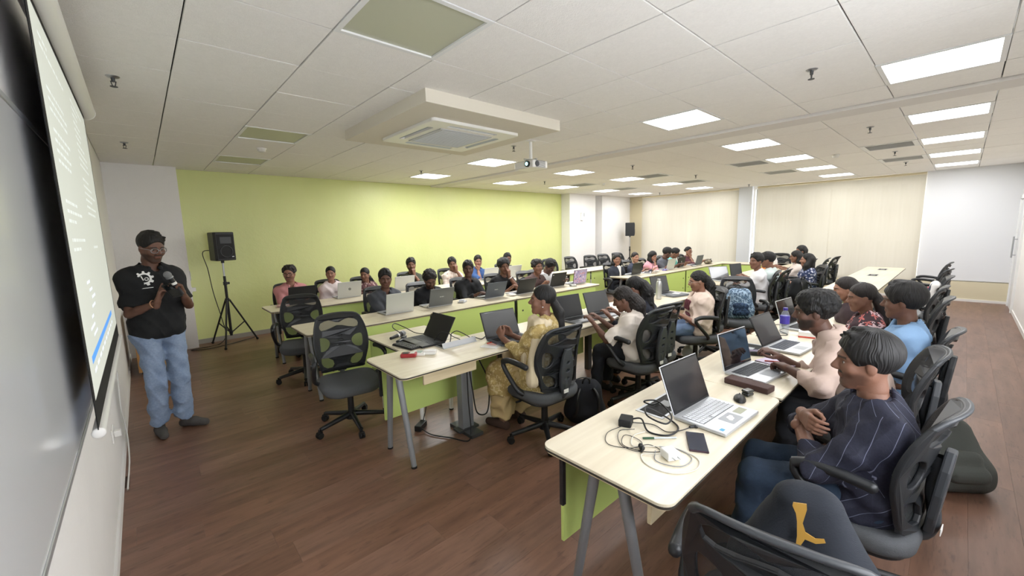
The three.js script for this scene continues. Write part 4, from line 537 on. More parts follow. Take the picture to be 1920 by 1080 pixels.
  // ---- hair
  const h = o.hair || {}, hv = (h.v ?? 0) + (fem ? 0 : 0.004), st = h.style || 'short', hm = hairMat(h.c ?? 0x15110f), hpz = [HE([0, 0.05, -0.018], [(st === 'short' && !fem ? 0.0805 : 0.082) + hv * 0.9, (fem ? 0.09 : 0.089) + hv, 0.101 + hv], 0.02)], R = rng(Math.round(o.x * 1000 + o.z * 77)), hsub = [HE([0, -0.034 + (h.line ?? 0), 0.09], [0.076, 0.104, 0.072], 0.015)], hcut = [];
  if (st !== 'long') { hsub.push(...[-1, 1].map(i => HE([i * 0.09, -0.03, 0.02], [0.03, 0.05, 0.048], 0.01))); if (st === 'short' || st === 'curly') hcut.push({ p: hp([0, st === 'short' ? -0.062 : -0.075, 0]), n: vmul(vnorm(inB(hb, [0, 1, -0.35])), -1) }); }
  if (st === 'short' && !fem) for (let n = 0; n < 26; n++) { const a = (R() - 0.5) * 0.11, b = -0.07 + R() * 0.12, y = 0.05 + (0.089 + hv) * Math.sqrt(Math.max(0.1, 1 - (a / 0.085) ** 2 - ((b + 0.018) / 0.105) ** 2)); hpz.push(HC([a, y - 0.016, b], [a + (R() - 0.3) * 0.02, y - 0.005 + R() * 0.006, b + 0.012 + R() * 0.02], 0.013, 0.007, 0.012)); }
  if (st === 'short' && !fem) for (let n = 0; n < 9; n++) { const u = -0.045 + n * 0.011; hpz.push(HC([u - 0.01, 0.118 + hv - u * u * 8, 0.0], [u + 0.012, 0.093 + hv * 0.7 - u * u * 9 + (n % 2) * 0.004, 0.064 - u * u * 5], 0.012, 0.007 + (n % 3) * 0.002, 0.012)); }
  if (h.fringe) for (let n = 0; n < 8; n++) { const u = -0.048 + n * 0.013; hpz.push(HC([u - 0.008, 0.11, 0.05 - u * u * 6], [u + 0.014, 0.06 - (n % 3) * 0.006, 0.078 - u * u * 9], 0.014, 0.006, 0.012)); };
  if (st === 'curly') for (let n = 0; n < 90; n++) { const u = R() * 2 * PI, vv = -0.35 + R() * 1.3, cz = Math.cos(Math.min(vv, 1.5)), p = [Math.cos(u) * 0.08 * cz, 0.05 + Math.sin(Math.min(vv, 1.5)) * 0.085, -0.02 + Math.sin(u) * 0.098 * cz]; if (p[2] > 0.03 && p[1] < 0.085) continue; hpz.push(HE(p, [0.02 + hv * 0.5, 0.02 + hv * 0.5, 0.02 + hv * 0.5], 0.006)); }
  const back = inB(B2, [0, 0, -1]), dn = (p, d, bk = 0) => vadd(vadd(p, [0, -d, 0]), back, bk);
  if (st === 'long' || st === 'half') { const L = h.len ?? 0.34; for (const i of [-1, -0.5, 0, 0.5, 1]) { const p0 = hp([i * 0.06, 0.02, -0.06 - 0.03 * (1 - Math.abs(i))]), p1 = hp([i * 0.075, -0.09, -0.05 - 0.03 * (1 - Math.abs(i))]), p2 = dn(p1, L - 0.15, 0.03), p3 = dn(p2, 0.1, -0.01); const fr = h.front && Math.abs(i) === 1 ? 0.09 : 0; hpz.push(rc(p0, vadd(p1, back, -fr * 0.6), 0.045, 0.042, 0.03), rc(vadd(p1, back, -fr * 0.6), vadd(p2, back, -fr), 0.042, 0.04, 0.03), rc(vadd(p2, back, -fr), vadd(p3, back, -fr), 0.04, 0.018, 0.03)); } }
  if (st === 'pony') { const L = h.len ?? 0.35, p0 = hp([0, 0.0 + (h.high || 0), -0.105]), p1 = vadd(dn(p0, 0.07, 0.04), inB(hb, [h.sidew || 0, 0, 0])), p2 = dn(p1, L * 0.5, 0.02), p3 = dn(p2, L * 0.5, -0.01), fat = h.fat ?? 1; hpz.push(rc(p0, p1, 0.03 * fat, 0.034 * fat, 0.02), rc(p1, p2, 0.034 * fat, 0.028 * fat, 0.02), rc(p2, p3, 0.028 * fat, 0.008, 0.02)); if (fat > 1.5) for (let n = 0; n < 40; n++) { const u = R(), p = u < 0.5 ? vmix(p1, p2, u * 2) : vmix(p2, p3, u * 2 - 1), r = 0.03 * fat * (1 - u * 0.6); hpz.push(rc(vadd(p, [(R() - 0.5) * r * 2, (R() - 0.5) * 0.04, (R() - 0.5) * r * 2]), vadd(p, [(R() - 0.5) * r * 2, -0.05, (R() - 0.5) * r * 2]), 0.014, 0.01, 0.01)); } }
  if (st === 'bun') hpz.push(HE([0, 0.03, -0.125], [0.04, 0.04, 0.035], 0.01));
  const hd = st === 'curly' || h.frizz ? (x, y, z) => 0.004 * Math.sin(190 * x + 40 * y) * Math.sin(180 * y + 60 * z) * Math.sin(170 * z) : undefined;
  add('hair', clothUV(netMesh(hpz, q.hair, { sub: hsub, cuts: hcut, disp: hd, dispRange: 0.006 }), [[hp([0.01, 0.14, -0.04]), hp([0, -0.1, -0.04]), 0.08]]), hm);
  if (o.glasses) { const gm = mat(o.glasses, 0.35, { metalness: 0.3 }), tr = new THREE.Matrix4().makeBasis(V(...hb[0]), V(...hb[1]), V(...hb[2])).setPosition(...Hc), gs = []; for (const i of [-1, 1]) { gs.push(tm(new THREE.TorusGeometry(0.023, 0.0024, 6, 22).scale(1.1, 0.85, 1), i * 0.031, 0.002, 0.096, 0, i * 0.15), tube([[i * 0.056, 0.008, 0.09], [i * 0.078, 0.008, 0.05], [i * 0.082, 0.004, -0.01]], 0.002, 8, 5)); } gs.push(tube([[-0.008, 0.005, 0.1], [0, 0.008, 0.102], [0.008, 0.005, 0.1]], 0.0022, 6, 5)); const e = add('glasses', join(gs).scale(hs, hs, hs), gm); e.geometry.applyMatrix4(tr); }
  return { G, Hc, hb, hp, nb, ch, B2, arms, legs, P, mid, q, add };
}
const seatGroup = 'chairs taken by seated people';
function seated(o) {
  const f = [Math.sin(o.ry), Math.cos(o.ry)], cr = o.cry ?? o.ry;
  const p = person(o); chair(o.x + Math.sin(cr) * 0.02, o.z + Math.cos(cr) * 0.02, cr, `chair under the ${o.short}`, seatGroup);
  return p;
}
// ---------------------------------------------------------------- laptops (origin: middle of the hinge on the desk, user on +z)
const lapCache = {};
function laptop(x, z, ry, label, o = {}) {
  const w = o.w || 0.36, d = o.d || 0.245, ang = o.ang ?? 1.9, t = thing('laptop', label, 'laptop', [x, o.y ?? TH, z], ry, o.group || 'open laptops on the desks');
  const deck = o.deck || M.silver, lid = o.lid || deck;
  const base = mesh('base', rbox(w, 0.016, d, 0, 0.011, d / 2, 0.005), deck, t);
  mesh('foot', [span(-w / 2 + 0.03, w / 2 - 0.03, 0, 0.004, 0.02, 0.035), span(-w / 2 + 0.03, w / 2 - 0.03, 0, 0.004, d - 0.035, d - 0.02)], M.rubber, base);
  const kw = w * 0.88, ks = [];
  mesh('key_bed', span(-kw / 2, kw / 2, 0.0188, 0.0194, 0.03, 0.14), o.bed || mat(0x8f9398, 0.5), base);
  const cols = o.fine ? 15 : 12; for (let r = 0; r < 5; r++) for (let c = 0; c < cols; c++) { if (r === 4 && c > cols * 0.3 && c < cols * 0.6) { if (c === Math.ceil(cols * 0.3)) ks.push(span(-kw / 2 + kw / cols * (c - 0.4), -kw / 2 + kw / cols * (cols * 0.6), 0.0192, 0.0216, 0.033 + r * 0.0212, 0.0505 + r * 0.0212)); continue; } ks.push(span(-kw / 2 + kw / cols * (c + 0.1), -kw / 2 + kw / cols * (c + 0.9), 0.0192, 0.0216, 0.033 + r * 0.0212, 0.0505 + r * 0.0212)); }
  mesh('keyboard', ks, o.keys || M.key, base).userData.kind = 'stuff';
  const pad = mesh('touchpad', rspan(-0.055, 0.055, 0.0186, 0.0198, 0.155, 0.155 + d * 0.3, 0.002), o.pad || mat(0x9fa3a8, 0.4), base);
  if (o.sticker) { mesh('palm_sticker', [span(w / 2 - 0.105, w / 2 - 0.025, 0.019, 0.0196, 0.165, 0.205)], mat(0xa9ab95, 0.5), base); mesh('sticker_mark', [ball(0.02, 0.0, 0.0199, 0.19, 1, 0.02, 0.9, 10), ball(0.011, 0.02, 0.0199, 0.183, 1, 0.02, 1, 8), ball(0.011, -0.018, 0.0199, 0.2, 1, 0.02, 1, 8)], M.whitePlastic, pad); mesh('blue_sticker', span(-w / 2 + 0.02, -w / 2 + 0.045, 0.019, 0.0196, d - 0.04, d - 0.022), mat(0x58a9d0, 0.5), base); }
  const L = new THREE.Group(); L.name = 'lid'; L.position.set(0, 0.018, 0.004); L.rotation.x = PI / 2 - ang; t.add(L);
  const lh = d * 0.985;
  mesh('shell', rbox(w, lh, 0.008, 0, lh / 2, -0.006, 0.004), lid, L);
  mesh('bezel', rspan(-w / 2 + 0.003, w / 2 - 0.003, 0.004, lh - 0.003, -0.0025, -0.0008, 0.001), M.black, L);
  mesh('display', span(-w / 2 + 0.009, w / 2 - 0.009, 0.016, lh - 0.01, -0.001, 0.0), o.display || M.screenOff, L);
  if (o.logo) mesh('logo', o.logo === 'ring' ? [tm(new THREE.TorusGeometry(0.017, 0.003, 6, 24), 0, lh * 0.52, -0.0105), box(0.004, 0.022, 0.002, -0.004, lh * 0.52, -0.0105, 0, 0, -0.25), box(0.004, 0.022, 0.002, 0.005, lh * 0.52, -0.0105, 0, 0, -0.25)] : o.logo === 'word' ? [0, 1, 2, 3].map(k => box(0.011, 0.012 - (k % 2) * 0.004, 0.002, 0.024 - k * 0.016, lh * 0.52, -0.0105)) : [box(0.022, 0.016, 0.002, w / 2 - 0.03, lh - 0.03, -0.0105)], o.logoC || M.silver, L);
  if (o.skin) { const g = new THREE.PlaneGeometry(w - 0.01, lh - 0.01); g.rotateY(PI); g.translate(0, lh / 2, -0.0108); mesh('lid_skin', g, o.skin, L); }
  return t;
}
const darkLid = mat(0x2a2c2e, 0.4, { metalness: 0.2 }), greyLid = mat(0x6d7072, 0.38, { metalness: 0.4 }), blackLid = mat(0x121314, 0.5), paleLid = mat(0xc9cac6, 0.42, { metalness: 0.3 }), blueGrey = mat(0x565c66, 0.4, { metalness: 0.3 });
const R0 = PI;
laptop(1.9, 1.9, R0, 'black laptop open before the pink shirted man', { lid: blackLid, deck: M.black, ang: 1.75 });
laptop(2.57, 1.88, R0, 'pale silver laptop with round logo before the white-topped woman', { lid: paleLid, logo: 'ring', logoC: M.legDark, ang: 1.8 });
laptop(3.5, 1.86, R0, 'pale laptop lid beside the olive shirted man', { lid: paleLid, ang: 1.8 });
laptop(5.35, 1.9, R0, 'pale laptop beside the blue shirted man near the wall', { lid: paleLid, ang: 1.8 });
laptop(5.98, 1.9, R0, 'pale laptop behind the curly-haired man near the aisle', { lid: paleLid, logo: 'word', logoC: M.whitePlastic, ang: 1.8 });
laptop(2.5, 3.66, R0, 'pale silver laptop before the grey shirted man', { lid: paleLid, ang: 1.75 });
laptop(3.08, 3.65, R0, 'grey laptop with a word logo before the bearded man bending down', { lid: greyLid, logo: 'word', ang: 1.85 });
laptop(3.96, 3.68, R0, 'dark grey laptop before the black shirted man', { lid: blueGrey, logo: 'word', ang: 1.95 });
laptop(4.51, 3.74, R0, 'dark laptop before the curly-haired man with the watch', { lid: darkLid, ang: 1.95 });
laptop(5.38, 3.62, R0, 'black laptop with corner badge before the bowed white-shirted man', { lid: blackLid, logo: 'corner', ang: 1.85 });
const mangaTex = canvasTex(256, 192, (x, w, h) => { const R = rng(42), c = ['#c9b7cf', '#8f78b8', '#5c6fb0', '#d05f63', '#e8e2ee', '#9aa7cf', '#6d5a86', '#f0e9f2', '#e08a78']; x.fillStyle = '#b9a9c9'; x.fillRect(0, 0, w, h); for (let k = 0; k < 170; k++) { x.fillStyle = c[Math.floor(R() * c.length)]; x.beginPath(); const a = R() * w, b = R() * h; x.moveTo(a, b); x.lineTo(a + (R() - 0.5) * 60, b + (R() - 0.5) * 40); x.lineTo(a + (R() - 0.5) * 40, b + (R() - 0.5) * 60); x.fill(); } });
laptop(5.93, 3.66, R0, 'laptop with a colourful red and purple printed lid at the aisle end', { lid: blackLid, skin: mat(0xffffff, 0.5, { map: mangaTex }), ang: 1.7 });
laptop(7.72, 3.7, R0, 'dark laptop before the first blazer wearer', { lid: darkLid, ang: 1.75 });
laptop(8.26, 3.74, R0 + 0.5, 'dark grey laptop turned beside the second blazer wearer', { lid: blueGrey, ang: 1.75 });
laptop(9.1, 3.73, R0, 'pale silver laptop before the long-haired woman in pink', { lid: paleLid, ang: 1.8 });
laptop(9.76, 3.65, R0, 'black laptop with a pale mark before the grey shirted far man', { lid: blackLid, logo: 'ring', ang: 1.8 });
laptop(10.52, 3.75, R0, 'dark laptop before the far woman in maroon with glasses', { lid: blueGrey, ang: 1.8 });
const greyScreen = phys(0x3a3c3f, 0.3, { clearcoat: 0.3 });
laptop(2.6, 5.44, -0.1, 'dark laptop before the woman in the yellow kurta', { deck: blueGrey, lid: darkLid, display: greyScreen, ang: 1.98, w: 0.37 });
laptop(3.62, 5.38, -0.1, 'dark laptop before the cream-topped woman leaning in', { deck: M.grey, lid: darkLid, display: phys(0x25272a, 0.3), ang: 1.85 });
laptop(4.05, 5.44, -0.15, 'grey laptop before the navy-topped ponytailed woman', { deck: M.grey, lid: darkLid, display: greyScreen, ang: 1.95 });
laptop(5.8, 5.26, -0.2, 'grey open laptop behind the steel bottle', { deck: M.silver, lid: darkLid, display: greyScreen, ang: 1.85 });
{ const t = thing('closed_laptop', 'closed dark laptop with papers beside the steel bottle', 'laptop', [5.74, TH, 5.5], -0.25); mesh('body', rbox(0.34, 0.018, 0.23, 0, 0.01, 0, 0.005), M.grey, t); mesh('lid', rbox(0.34, 0.007, 0.23, 0, 0.0225, 0, 0.003), blueGrey, t); mesh('paper', rbox(0.12, 0.002, 0.09, 0.05, 0.027, -0.02, 0.0005, 0, 0.4), M.whitePlastic, t); }
laptop(7.85, 5.3, -0.6, 'thin pale laptop edge on before the white-shirted man', { deck: M.silver, lid: paleLid, ang: 2.0 });
laptop(8.4, 5.38, -0.2, 'black laptop before the pale green shirted man', { deck: M.black, lid: blackLid, display: M.screenOff, ang: 1.75 });
laptop(2.31, 7.27, -0.06, 'closest silver laptop with dark screen and white keys', { deck: M.silver, lid: M.silver, keys: M.keyLight, bed: mat(0x55585c, 0.5), ang: 1.93, w: 0.365, d: 0.25, fine: true, sticker: true, display: phys(0x232427, 0.2, { clearcoat: 0.5, clearcoatRoughness: 0.1 }) });
laptop(3.13, 7.21, -0.12, 'second silver laptop with glossy screen before the peach shirted man', { deck: M.silver, lid: M.silver, keys: mat(0x3c4045, 0.6), bed: mat(0xb5b8bc, 0.5), ang: 1.8, w: 0.36, fine: true, display: phys(0x17181a, 0.06, { clearcoat: 1 }) });
laptop(3.9, 7.2, -0.1, 'third open laptop with grey screen before the blue shirted man', { deck: M.silver, lid: darkLid, keys: mat(0x4a4e58, 0.6), ang: 2.05, fine: true, display: greyScreen });
laptop(4.7, 7.12, -0.1, 'slim pale laptop seen edge on behind the purple bottle', { deck: M.silver, lid: paleLid, ang: 1.85 });
laptop(2.13, 5.03, -PI / 2, 'small black laptop open on the side desk', { deck: M.black, lid: blackLid, bed: M.black, keys: mat(0x55585b, 0.6), pad: M.plasticGrey, ang: 2.1, w: 0.37, d: 0.23, display: phys(0x141516, 0.5) });

// ---------------------------------------------------------------- things on the closest desk
const cable = (name, label, pts, r, m, x = 0, y = 0, z = 0, n = 120) => { const t = thing(name, label, 'cable', [x, y, z]); mesh('cable', tube(pts, r, n, 6), m, t); return t; };
{ const c = thing('power_adapter', 'black square laptop charger with looping black cable', 'charger', [1.92, TH, 7.12]);
  mesh('brick', rbox(0.075, 0.036, 0.06, 0, 0.018, 0, 0.006, 0, 0.4), M.blackMat, c);
  mesh('cable', tube([[0.03, 0.02, 0.01], [0.05, 0.03, 0.05], [0.0, 0.006, 0.12], [0.03, 0.006, 0.2], [0.13, 0.006, 0.2], [0.18, 0.012, 0.12], [0.12, 0.06, 0.04], [0.06, 0.05, 0.08], [0.08, 0.03, 0.16], [0.18, 0.03, 0.14], [0.25, 0.05, 0.02], [0.2, 0.05, -0.02], [0.27, 0.012, -0.01], [0.33, 0.01, 0.0]], 0.0042, 120), M.black, c);
  mesh('plug_lead', [tube([[0.03, 0.006, 0.02], [0.08, 0.005, 0.1], [0.06, 0.005, 0.18], [0.12, 0.005, 0.22], [0.18, 0.008, 0.24]], 0.0022, 60), bar([0.17, 0.008, 0.235], [0.2, 0.008, 0.25], 0.006), bar([0.19, 0.008, 0.262], [0.195, 0.008, 0.24], 0.005)], M.black, c); }
{ const c = thing('earphones', 'thin black wired earphones coiled on the closest desk', 'earphones', [1.76, TH, 7.2]); mesh('wire', tube([[0.12, 0.004, -0.08], [0.02, 0.003, -0.09], [-0.06, 0.003, -0.03], [-0.02, 0.004, 0.06], [0.06, 0.004, 0.1], [0.05, 0.003, 0.16], [0.0, 0.003, 0.12], [-0.02, 0.003, 0.02], [0.06, 0.005, -0.02], [0.06, 0.004, 0.06], [-0.02, 0.004, 0.1], [-0.03, 0.004, 0.02], [0.08, 0.004, -0.06], [0.14, 0.004, -0.02]], 0.0016, 140), M.black, c); mesh('bud', [ball(0.012, 0.0, 0.012, 0.1), ball(0.011, 0.015, 0.011, 0.085), bar([0, 0.01, 0.1], [-0.02, 0.006, 0.11], 0.004)], M.black, c); }
{ const c = thing('phone_charger', 'white cube phone charger with white and grey looped cables', 'charger', [1.79, TH, 7.41], -0.5); mesh('cube', rbox(0.058, 0.034, 0.062, 0, 0.02, 0, 0.006), M.whitePlastic, c); mesh('pins', [bar([-0.012, 0.02, 0.03], [-0.012, 0.02, 0.05], 0.0025), bar([0.012, 0.02, 0.03], [0.012, 0.02, 0.05], 0.0025)], M.steel, c);
  mesh('white_cable', tube([[-0.03, 0.012, -0.02], [-0.1, 0.004, -0.05], [-0.12, 0.003, 0.02], [-0.06, 0.003, 0.1], [0.05, 0.003, 0.1], [0.1, 0.003, 0.04], [0.06, 0.004, -0.06], [-0.04, 0.004, -0.1], [-0.1, 0.004, -0.12], [-0.05, 0.004, -0.2], [0.02, 0.004, -0.22]], 0.0022, 120), mat(0xdad6cb, 0.5), c);
  mesh('grey_cable', tube([[-0.03, 0.004, -0.06], [-0.07, 0.004, 0.01], [0.0, 0.003, 0.07], [0.08, 0.003, 0.03], [0.07, 0.003, -0.04], [0.0, 0.004, -0.09]], 0.0018, 70), mat(0x8b8e92, 0.5), c); }
{ const c = thing('pen', 'green and clear ballpoint pen beside the phone', 'pen', [1.9, TH + 0.005, 7.3], -0.75); mesh('barrel', bar([-0.02, 0, 0], [0.08, 0, 0], 0.0045), mat(0xb9bfc0, 0.3), c); mesh('cap', bar([-0.07, 0, 0], [-0.02, 0, 0], 0.005), mat(0x1d4a2c, 0.4), c); }
{ const c = thing('smartphone', 'black smartphone lying by the closest laptop corner', 'phone', [1.985, TH, 7.435], -1.05); mesh('body', rbox(0.078, 0.009, 0.168, 0, 0.005, 0, 0.004), mat(0x3a2230, 0.4), c); mesh('glass', rspan(-0.037, 0.037, 0.0085, 0.0102, -0.081, 0.081), phys(0x2a3040, 0.12), c); }
function mouse(x, z, ry, label, sc = 1) { const c = thing('computer_mouse', label, 'mouse', [x, TH, z], ry, 'mice on the desks'); const g = new THREE.SphereGeometry(1, 20, 14); g.scale(0.031 * sc, 0.026 * sc, 0.057 * sc); { const p = g.attributes.position; for (let i = 0; i < p.count; i++) if (p.getY(i) < 0) p.setY(i, p.getY(i) * 0.05); g.computeVertexNormals(); } g.translate(0, 0.002, 0); mesh('shell', g, M.black, c); mesh('wheel', cyl(0.008, 0.008, 0.006, 0, 0.0235 * sc, -0.022 * sc, 10, 0, 0, PI / 2), M.plasticGrey, c); }
mouse(2.6, 7.4, -1.2, 'black wireless mouse beside the closest laptop');
{ const c = thing('earbud_case', 'small rounded black earbud case near the brown pouch', 'case', [2.69, TH, 7.41], -0.3); mesh('body', rbox(0.055, 0.022, 0.045, 0, 0.012, 0, 0.011, 0, 0, 0, 4), phys(0x14181c, 0.2, { clearcoat: 1 }), c); mesh('lid', rbox(0.055, 0.016, 0.045, 0, 0.029, 0, 0.008, 0, 0, 0, 4), phys(0x14181c, 0.2, { clearcoat: 1 }), c); }
{ const c = thing('pencil_pouch', 'long dark brown pouch lying beside the second silver laptop', 'pouch', [2.83, TH, 7.37], -0.12); mesh('body', rbox(0.09, 0.035, 0.245, 0, 0.018, 0, 0.006, 0, 0, 0, 3), mat(0x4e3430, 0.6, { bumpMap: fineBump, bumpScale: 0.001 }), c); mesh('flap_tab', rbox(0.012, 0.006, 0.04, 0.045, 0.034, -0.02, 0.002), mat(0x3a2522, 0.6), c); }
{ const c = thing('notebook', 'lilac notebook with a red pen by the peach sleeve', 'notebook', [3.4, TH, 7.36], -0.3); mesh('cover', rbox(0.15, 0.008, 0.21, 0, 0.004, 0, 0.002), mat(0x3c3b42, 0.6), c); mesh('page', rbox(0.145, 0.006, 0.205, 0, 0.0105, 0, 0.001), mat(0xcfc3d9, 0.7), c); mesh('pen', bar([-0.05, 0.018, -0.05], [0.05, 0.018, 0.06], 0.004), mat(0xc9402f, 0.4), c); }
{ const c = thing('spectacle_case', 'small black and lilac case lying by the open cable port', 'case', [3.55, TH, 7.2], 0.5); mesh('body', rbox(0.06, 0.03, 0.12, 0, 0.016, 0, 0.012, 0, 0, 0, 3), mat(0x746a80, 0.6), c); mesh('edge', rbox(0.02, 0.03, 0.13, -0.035, 0.016, 0.01, 0.008), M.black, c); }
{ const c = thing('tissue_box', 'small white box with red stripe behind the third laptop', 'box', [4.35, TH, 7.33], 0.2); mesh('box', rbox(0.1, 0.05, 0.12, 0, 0.025, 0, 0.004), M.whitePlastic, c); mesh('stripe', rbox(0.102, 0.012, 0.122, 0, 0.008, 0, 0.002), mat(0xd14a3a, 0.5), c); }
{ const c = thing('water_bottle', 'clear bottle with purple cap and wrapper on the front row', 'bottle', [4.36, TH, 7.16]); mesh('bottle', tm(new THREE.LatheGeometry([[0.001, 0], [0.033, 0.002], [0.036, 0.02], [0.036, 0.15], [0.024, 0.19], [0.015, 0.2], [0.015, 0.21]].map(p => new THREE.Vector2(...p)), 20)), phys(0xe6ebf0, 0.08, { transmission: 0.85, thickness: 0 }), c); mesh('cap', cyl(0.018, 0.018, 0.022, 0, 0.218, 0, 14), mat(0x3a2d8a, 0.4), c); mesh('wrapper', cyl(0.0368, 0.0368, 0.07, 0, 0.125, 0, 20), mat(0x4a3fa8, 0.4), c); }
cable('desk_cable', 'black cables straggling over the front row desk by the bottle', [[4.1, TH + 0.005, 7.02], [4.3, TH + 0.005, 7.06], [4.5, TH + 0.006, 6.99], [4.7, TH + 0.005, 7.05], [4.62, TH + 0.005, 7.14], [4.45, TH + 0.004, 7.1], [4.3, TH + 0.004, 7.2], [4.2, TH + 0.004, 7.08]], 0.003, M.black);
// things on the middle desk and the side desk
{ const c = thing('energy_meter', 'red and black handheld meter on the desk corner', 'meter', [1.72, TH, 5.33], 0.9); mesh('case', rbox(0.075, 0.03, 0.12, 0, 0.016, 0, 0.01, 0, 0, 0, 3), mat(0x9c2a2e, 0.45), c); mesh('keypad', rspan(-0.025, 0.025, 0.03, 0.034, -0.045, 0.0), M.black, c); mesh('display', rspan(-0.025, 0.025, 0.03, 0.0335, 0.01, 0.045), mat(0xcfd2c6, 0.4), c); }
{ const c = thing('swatch_cards', 'stack of white cards with small swatches beside the red meter', 'cards', [1.81, TH, 5.33], 0.7); mesh('cards', rbox(0.08, 0.02, 0.11, 0, 0.01, 0, 0.003), M.whitePlastic, c); mesh('print', [0, 1, 2, 3].map(k => box(0.012, 0.001, 0.05, -0.025 + k * 0.017, 0.0206, 0)), mat(0x9fb3a8, 0.5), c); }
{ const c = thing('small_box', 'small white plastic box beside the cards', 'box', [1.87, TH, 5.39], 0.75); mesh('box', rbox(0.055, 0.032, 0.1, 0, 0.017, 0, 0.008, 0, 0, 0, 3), M.whitePlastic, c); mesh('lid', rbox(0.056, 0.004, 0.101, 0, 0.028, 0, 0.001), mat(0xd8d2cc, 0.5), c); }
function mic(pos, ry, rz, label) { const c = thing('microphone', label, 'microphone', pos, ry); c.rotation.set(0, ry, rz, 'YXZ'); mesh('handle', bar([-0.16, 0, 0], [0.0, 0, 0], 0.013, 0.02, 14), M.black, c); mesh('ring', cyl(0.026, 0.026, 0.012, 0.005, 0, 0, 16, 0, 0, PI / 2), mat(0x8a8c8e, 0.35, { metalness: 0.6 }), c); mesh('grille', ball(0.027, 0.03, 0, 0, 1.1, 1, 1, 16), mat(0x9a9c9e, 0.5, { metalness: 0.6, bumpMap: clothBump, bumpScale: 0.003 }), c); mesh('band', cyl(0.0185, 0.019, 0.02, -0.05, 0, 0, 14, 0, 0, PI / 2), M.whitePlastic, c); return c; }
mic([1.97, TH + 0.027, 4.72], 0.5, 0, 'black microphone lying on the side desk');
{ const c = thing('microphone_clip', 'black microphone clip on the side desk', 'clip', [1.9, TH, 4.86], 0.6); mesh('body', rbox(0.14, 0.024, 0.04, 0, 0.012, 0, 0.01, 0, 0, 0, 3), M.plastic, c); mesh('jaw', rbox(0.06, 0.012, 0.03, 0.05, 0.028, 0, 0.005), M.plasticGrey, c); }
cable('microphone_cable', 'black cable looping up behind the side desk microphone', [[1.98, TH + 0.03, 4.7], [1.94, TH + 0.08, 4.62], [1.99, TH + 0.1, 4.56], [2.06, TH + 0.06, 4.62], [2.12, TH + 0.012, 4.72], [2.2, TH + 0.005, 4.82]], 0.004, M.black);
{ const c = thing('loose_keyboard', 'slim black keyboard lying before the side desk laptop', 'keyboard', [1.84, TH, 5.06], -PI / 2 + 0.15); mesh('tray', rbox(0.26, 0.014, 0.1, 0, 0.008, 0, 0.004), M.black, c); const k = []; for (let r = 0; r < 4; r++) for (let i = 0; i < 12; i++) k.push(rbox(0.017, 0.005, 0.017, -0.115 + i * 0.0209, 0.017, -0.034 + r * 0.0225, 0.002)); mesh('keys', k, M.plasticGrey, c).userData.kind = 'stuff'; }
cable('loop_cable', 'black cable loop standing behind the kurta wearer\'s laptop', [[2.28, TH + 0.006, 5.22], [2.2, TH + 0.06, 5.2], [2.24, TH + 0.09, 5.22], [2.33, TH + 0.04, 5.25], [2.38, TH + 0.006, 5.24], [2.36, TH + 0.03, 5.3], [2.42, TH + 0.005, 5.34], [2.5, TH + 0.005, 5.3]], 0.004, M.black);
cable('flap_lead', 'short black lead rising from the steel cable flap', [[2.14, TH + 0.01, 5.27], [2.16, TH + 0.08, 5.25], [2.1, TH + 0.1, 5.2], [2.06, TH + 0.03, 5.15]], 0.004, M.black);
{ const c = thing('paper_sheet', 'white printed sheet with a red pen before the kurta wearer', 'paper', [2.38, TH, 5.56], 0.4); mesh('sheet', rbox(0.2, 0.003, 0.15, 0, 0.002, 0, 0.001), M.whitePlastic, c); mesh('print', [span(-0.02, 0.08, 0.0035, 0.004, -0.05, 0.03), span(0.0, 0.06, 0.0035, 0.0042, 0.04, 0.06)], mat(0xe0b4ac, 0.7), c); mesh('pen', bar([0.0, 0.008, -0.06], [0.1, 0.008, -0.02], 0.004), mat(0xd0402a, 0.4), c); }
mouse(2.85, 5.26, 0.3, 'small black mouse behind the kurta wearer\'s laptop', 0.9);
{ const c = thing('steel_bottle', 'tall steel water bottle standing on the middle row', 'bottle', [5.33, TH, 5.47]); mesh('body', tm(new THREE.LatheGeometry([[0.001, 0], [0.034, 0.002], [0.037, 0.012], [0.037, 0.2], [0.03, 0.235], [0.022, 0.245]].map(p => new THREE.Vector2(...p)), 20)), mat(0xd0d2d2, 0.3, { metalness: 0.7 }), c); mesh('cap', cyl(0.022, 0.024, 0.03, 0, 0.258, 0, 16), mat(0xc2c4c4, 0.3, { metalness: 0.7 }), c); }
{ const c = thing('red_eraser', 'small red object beside the cream-topped woman\'s laptop', 'eraser', [3.83, TH, 5.56], 0.3); mesh('body', rbox(0.05, 0.025, 0.025, 0, 0.013, 0, 0.006), mat(0xc9382c, 0.5), c); mesh('sleeve', rbox(0.025, 0.027, 0.027, 0.012, 0.014, 0, 0.004), M.whitePlastic, c); }
{ const c = thing('open_notebook', 'open white notebook before the leaning woman', 'notebook', [3.98, TH, 5.62], 0.2); mesh('left_page', rbox(0.14, 0.008, 0.2, -0.07, 0.005, 0, 0.002, 0, 0, 0.03), M.whitePlastic, c); mesh('right_page', rbox(0.14, 0.008, 0.2, 0.07, 0.005, 0, 0.002, 0, 0, -0.03), M.whitePlastic, c); }
function bottle(x, y, z, c, cap, label) { const t = thing('water_bottle', label, 'bottle', [x, y, z], 0, 'water bottles'); mesh('body', tm(new THREE.LatheGeometry([[0.001, 0], [0.036, 0.003], [0.038, 0.02], [0.038, 0.17], [0.022, 0.2], [0.018, 0.205]].map(p => new THREE.Vector2(...p)), 16)), c, t); mesh('cap', cyl(0.02, 0.022, 0.035, 0, 0.22, 0, 12), cap, t); }
bottle(10.55, TH, 5.42, M.whitePlastic, M.whitePlastic, 'white water bottle on the far middle desk');
